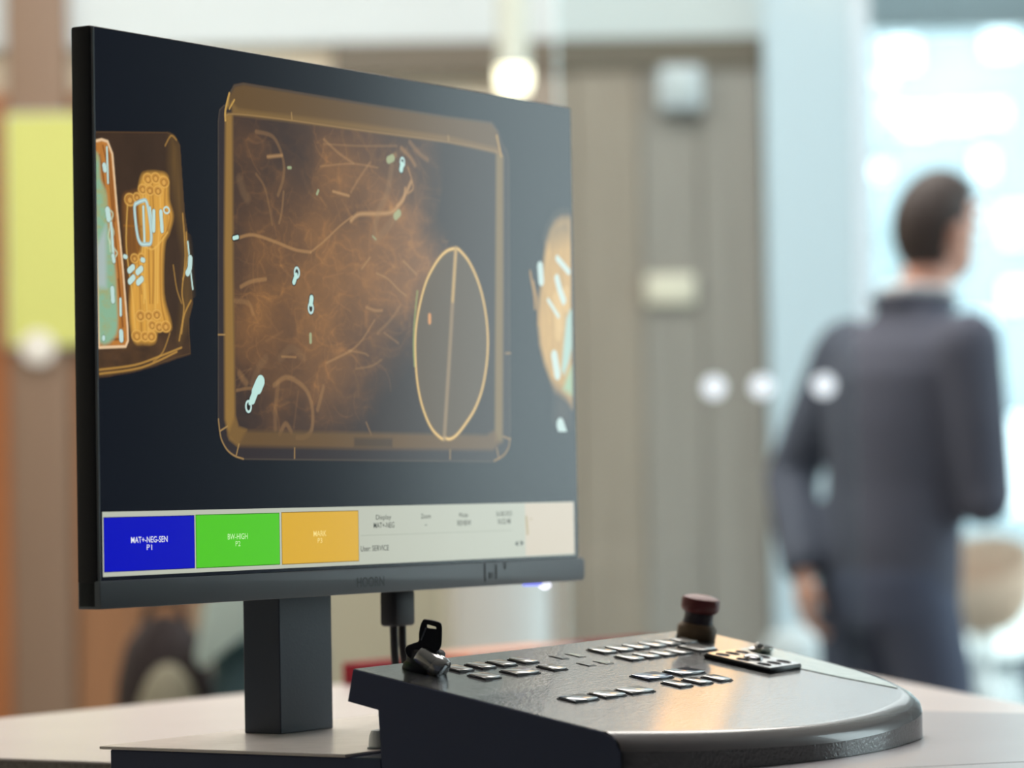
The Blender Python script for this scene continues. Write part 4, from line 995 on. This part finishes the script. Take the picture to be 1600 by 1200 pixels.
for x in (.2755, .3005, .3250): key(x, x + .0172, -.2022, -.2172)
key(.155, .1832, -.2032, -.2170, M_keys); key(.1885, .2145, -.2032, -.2170); key(.2187, .2475, -.2032, -.2170)
for x in (.1615, .1860, .2090, .2335): key(x, x + .0170, -.1208, -.1352)
key(.1575, .1765, -.1413, -.1552); key(.1920, .2195, -.1413, -.1552); key(.2330, .2505, -.1413, -.1552)
M_ind = mat('indicator_window', lin(206, 200, 176), .12, coat=.6)
for x0, x1, b0, b1, mm in ((.2785, .2850, -.1240, -.1334, M_lid), (.2982, .3045, -.1236, -.1334, M_ind), (.2765, .2838, -.1449, -.1533, M_lid), (.2958, .3040, -.1450, -.1535, M_ind)):
    cx, cy = (x0 + x1) / 2, (b0 + b1) / 2
    fr = MB().box(-(x1 - x0) / 2 - .0006, (x1 - x0) / 2 + .0006, -(b0 - b1) / 2 - .0006, (b0 - b1) / 2 + .0006, 0, .0003, 0, 1, PM(cx, cy)).build('indicator_window', M_keyd, co, org, smooth=False)
    MB().box(-(x1 - x0) / 2, (x1 - x0) / 2, -(b0 - b1) / 2 + .0005, (b0 - b1) / 2 - .0005, .0003, .0005, 0, 1, PM(cx, cy)).build('lens', mm, fr, org, smooth=False)
# finger plate with eight dark discs painted as shaded wells round a glossy hub
fp = MB().box(-.0215, .0215, -.0242, .0242, 0, .0030, .0010, 2, PM(.4175, -.1895)).build('finger_plate', mat('finger_plate_black', lin(24, 26, 34), .3), co, org)
MB().box(-.0208, .0208, -.0235, .0235, .0029, .00335, .0002, 1, PM(.4175, -.1895)).build('face', mat('plate_face_glare', lin(150, 148, 146), .2, spec=.6, coat=.4), fp, org)  # light grey stands in for glare on the black plate
M_well = mat('well_dark', lin(12, 13, 18), .9, spec=.05)
M_rimw = mat('well_rim', lin(120, 122, 126), .2, metal=.6)
for i in range(3):
    for j in range(3):
        x, y = (i - 1) * .0132, (j - 1) * .0150
        if i == 1 and j == 1:
            MB().lathe([(.0, .0034), (.0062, .0034), (.0058, .0046), (.0035, .0056), (0, .0058)], 24, PM(.4175, -.1895)).build('hub', M_steel, fp, org)
        else:
            T = PM(.4175, -.1895) @ Matrix.Translation((x, y, 0))
            MB().lathe([(.0046, .00335), (.0049, .0035), (.0047, .0036), (.0044, .0035)], 24, T).build('well_rim', M_rimw, fp, org)
            MB().lathe([(0, .0034), (.0044, .0034), (.0044, .0036), (0, .0036)], 24, T).build('well_shade_disc', M_well, fp, org)
# clear tape along the right end of the panel
bm = bmesh.new(); loops = []
tp = [(.440, -.160), (.4365, -.200), (.4400, -.240), (.4480, -.276)]; tq = [(.488, -.155), (.486, -.196), (.478, -.232), (.462, -.262)]
for h in (.0, .0004):
    loops.append([tuple(Vector((x, b_, zt(x, b_))) + NN * h) for x, b_ in tp + tq[::-1]])
mb = MB(); mb.quad_loop(loops); tape = mb.build('clear_tape', mat('pale_green_tape', lin(196, 214, 206), .22, noise=.05, nscale=60, bump=.4, bscale=150), co, org); tape['label'] = 'pale green wrinkled tape'
# crumpled foil scrap on the tape
fs = fthing('foil_scrap', 'small crumpled foil scrap on the console behind the finger plate', 'scrap', (.462, -.172, zt(.462, -.172) + .0004))
rgf = np.random.default_rng(5); b = bmesh.new()
bmesh.ops.create_icosphere(b, subdivisions=2, radius=1)
for v in b.verts:
    s_ = rgf.uniform(.55, 1.25); v.co = Vector((v.co.x * .012 * s_, v.co.y * .006 * s_, max(0, .0028 + v.co.z * .0042 * s_)))
mb = MB(); mb.add(b); mb.build('foil', mat('grey_foil', lin(150, 150, 146), .25, metal=.8), fs, smooth=False)

# ---- emergency stop
es = fthing('emergency_button', 'dark red mushroom button on a tan collar at the console back', 'button', (.4665, -.1215, zt(.4665, -.1215)))
org = (.4665, -.1215, zt(.4665, -.1215)); T = PM(.4665, -.1215)
MB().lathe([(0, 0), (.0127, 0), (.0130, .0012), (.0130, .0066), (.0122, .0078), (.0108, .0092), (.0104, .0098), (0, .0098)], 40, T).build('collar', mat('tan_collar', lin(120, 98, 74), .5), es, org)
MB().lathe([(0, .0098), (.0102, .0098), (.0096, .0118), (.0096, .0158), (.0104, .0172), (0, .0172)], 40, T).build('neck', mat('dark_plum_neck', lin(44, 32, 44), .45), es, org)
MB().lathe([(0, .0172), (.0112, .0172), (.0124, .0186), (.0127, .0205), (.0126, .0250), (.0118, .0264), (.0080, .0276), (0, .0280)], 40, T).build('mushroom_head', mat('dark_red_plastic', lin(110, 46, 48), .4), es, org)

# ---- key switch with its key
P0 = F(.1440, -.1225, zt(.1440, -.1225))
ks = thing('key_switch', 'black key in a chrome lock at the left end of the console', 'key switch', P0)
PX = 1 / 2680.0
def K(px, py, d=0.0): return Vector(((px - 671) * PX, d, (1054 - py) * PX))
nw = (MF.to_3x3() @ NN).normalized()
TM = nw.to_track_quat('Z', 'Y').to_matrix().to_4x4()
MB().lathe([(0, -.001), (.0125, -.001), (.0130, .0005), (.0125, .0030), (.0112, .0045), (.0108, .0115), (.0098, .0125), (0, .0125)], 36, Matrix.Translation((-.0005, .002, 0)) @ TM).build('collar', M_blackm, ks)
ax = (K(703, 1058) - K(668, 1032)); L = ax.length
AM = Matrix.Translation(K(668, 1032, -.004)) @ Vector((ax.x, -.006, ax.z)).normalized().to_track_quat('Z', 'Y').to_matrix().to_4x4()
MB().lathe([(0, -.002), (.0060, -.002), (.0066, 0), (.0066, L * .55), (.0074, L * .58), (.0078, L * .80), (.0070, L * .96), (.0050, L), (0, L)], 36, AM).build('lock_barrel', M_steel, ks)
def flat(name, outers, th, y0, material, bev=.0006):
    c = bpy.data.curves.new(name, 'CURVE'); c.dimensions = '2D'; c.fill_mode = 'BOTH'; c.extrude = th / 2; c.bevel_depth = bev; c.bevel_resolution = 1
    for pts in outers:
        sp = c.splines.new('POLY'); sp.points.add(len(pts) - 1); sp.use_cyclic_u = True
        for q_, (x, y) in zip(sp.points, pts):
            k_ = K(x, y); q_.co = (k_.x, k_.z, 0, 1)
    o = bpy.data.objects.new(name, c); COL.objects.link(o)
    dg = bpy.context.evaluated_depsgraph_get(); me = bpy.data.meshes.new_from_object(o.evaluated_get(dg))
    bpy.data.objects.remove(o, do_unlink=True); bpy.data.curves.remove(c)
    bm_ = bmesh.new(); bm_.from_mesh(me); bpy.data.meshes.remove(me)
    bm_.transform(Matrix.Translation((0, y0, 0)) @ Matrix.Rotation(R(90), 4, 'X'))
    mb_ = MB(); mb_.add(bm_); return mb_.build(name, material, ks)
bow = [(670.5, 977), (667, 984), (664.5, 996), (663.5, 1009), (654, 1013), (645, 1016.5), (642.8, 1022), (646, 1030), (655, 1034.5), (666, 1036), (680, 1030), (690, 1023), (694, 1018.5), (696, 1010), (697, 992), (696.5, 985), (694, 981), (684, 978), (674, 976.3)]
hole = [(674.5, 982), (674, 987.5), (677.5, 990), (689.5, 991.5), (691, 990), (690.8, 986), (687, 984), (677, 981)]
flat('key_bow', [cat(bow, True, 3), cat(hole, True, 3)], .0042, -.003, M_blackm)
flat('key_blade', [[(683, 1020), (690, 1018), (700, 1036), (694, 1040)]], .0020, -.004, M_steel, .0003)
flat('blade_cover', [[(665.5, 1006), (667, 1006.5), (675, 988), (673, 987)]], .0010, -.0062, mat('grey_seam', lin(110, 114, 120), .35), .0001)

# ---- red tray at the back of the worktop, and a grey stopper by the console
rt = fthing('red_tray', 'shallow red plastic tray at the back edge of the worktop', 'tray', (1.26, .50, .93))
org = (1.26, .50, .93); M_red = mat('red_plastic', lin(176, 22, 50), .4)
MB().box(1.00, 1.52, .455, .54, .93, .933, .001, 1).build('floor_panel', M_red, rt, org)
for a in ((1.00, 1.004, .455, .54), (1.516, 1.52, .455, .54), (1.004, 1.516, .455, .459), (1.004, 1.516, .536, .54)):
    MB().box(*a, .933, .950, .001, 1).build('rim_wall', M_red, rt, org)
pk = fthing('paper_pad', 'peach paper pad lying in the red tray', 'pad', (1.20, .50, .9335))
MB().box(1.10, 1.30, .468, .53, .9335, .953, .001, 1).build('sheets', mat('peach_paper', lin(238, 178, 150), .8), pk, (1.20, .50, .9335))
MB().box(1.10, 1.30, .466, .4678, .9335, .9535, .0004, 1).build('binding', M_white, pk, (1.20, .50, .9335))
st = fthing('grey_stopper', 'small pale grey rubber stopper beside the console back corner', 'stopper', (.1360, -.0940, .9535))
MB().lathe([(0, 0), (.0048, 0), (.0052, .002), (.0048, .0075), (.0036, .0105), (0, .0115)], 24).build('dome', mat('pale_grey_rubber', lin(236, 242, 240), .35), st)
MB().lathe([(0, 0), (.006, 0), (.006, .001), (0, .001)], 24).build('foot_ring', M_chin, st)
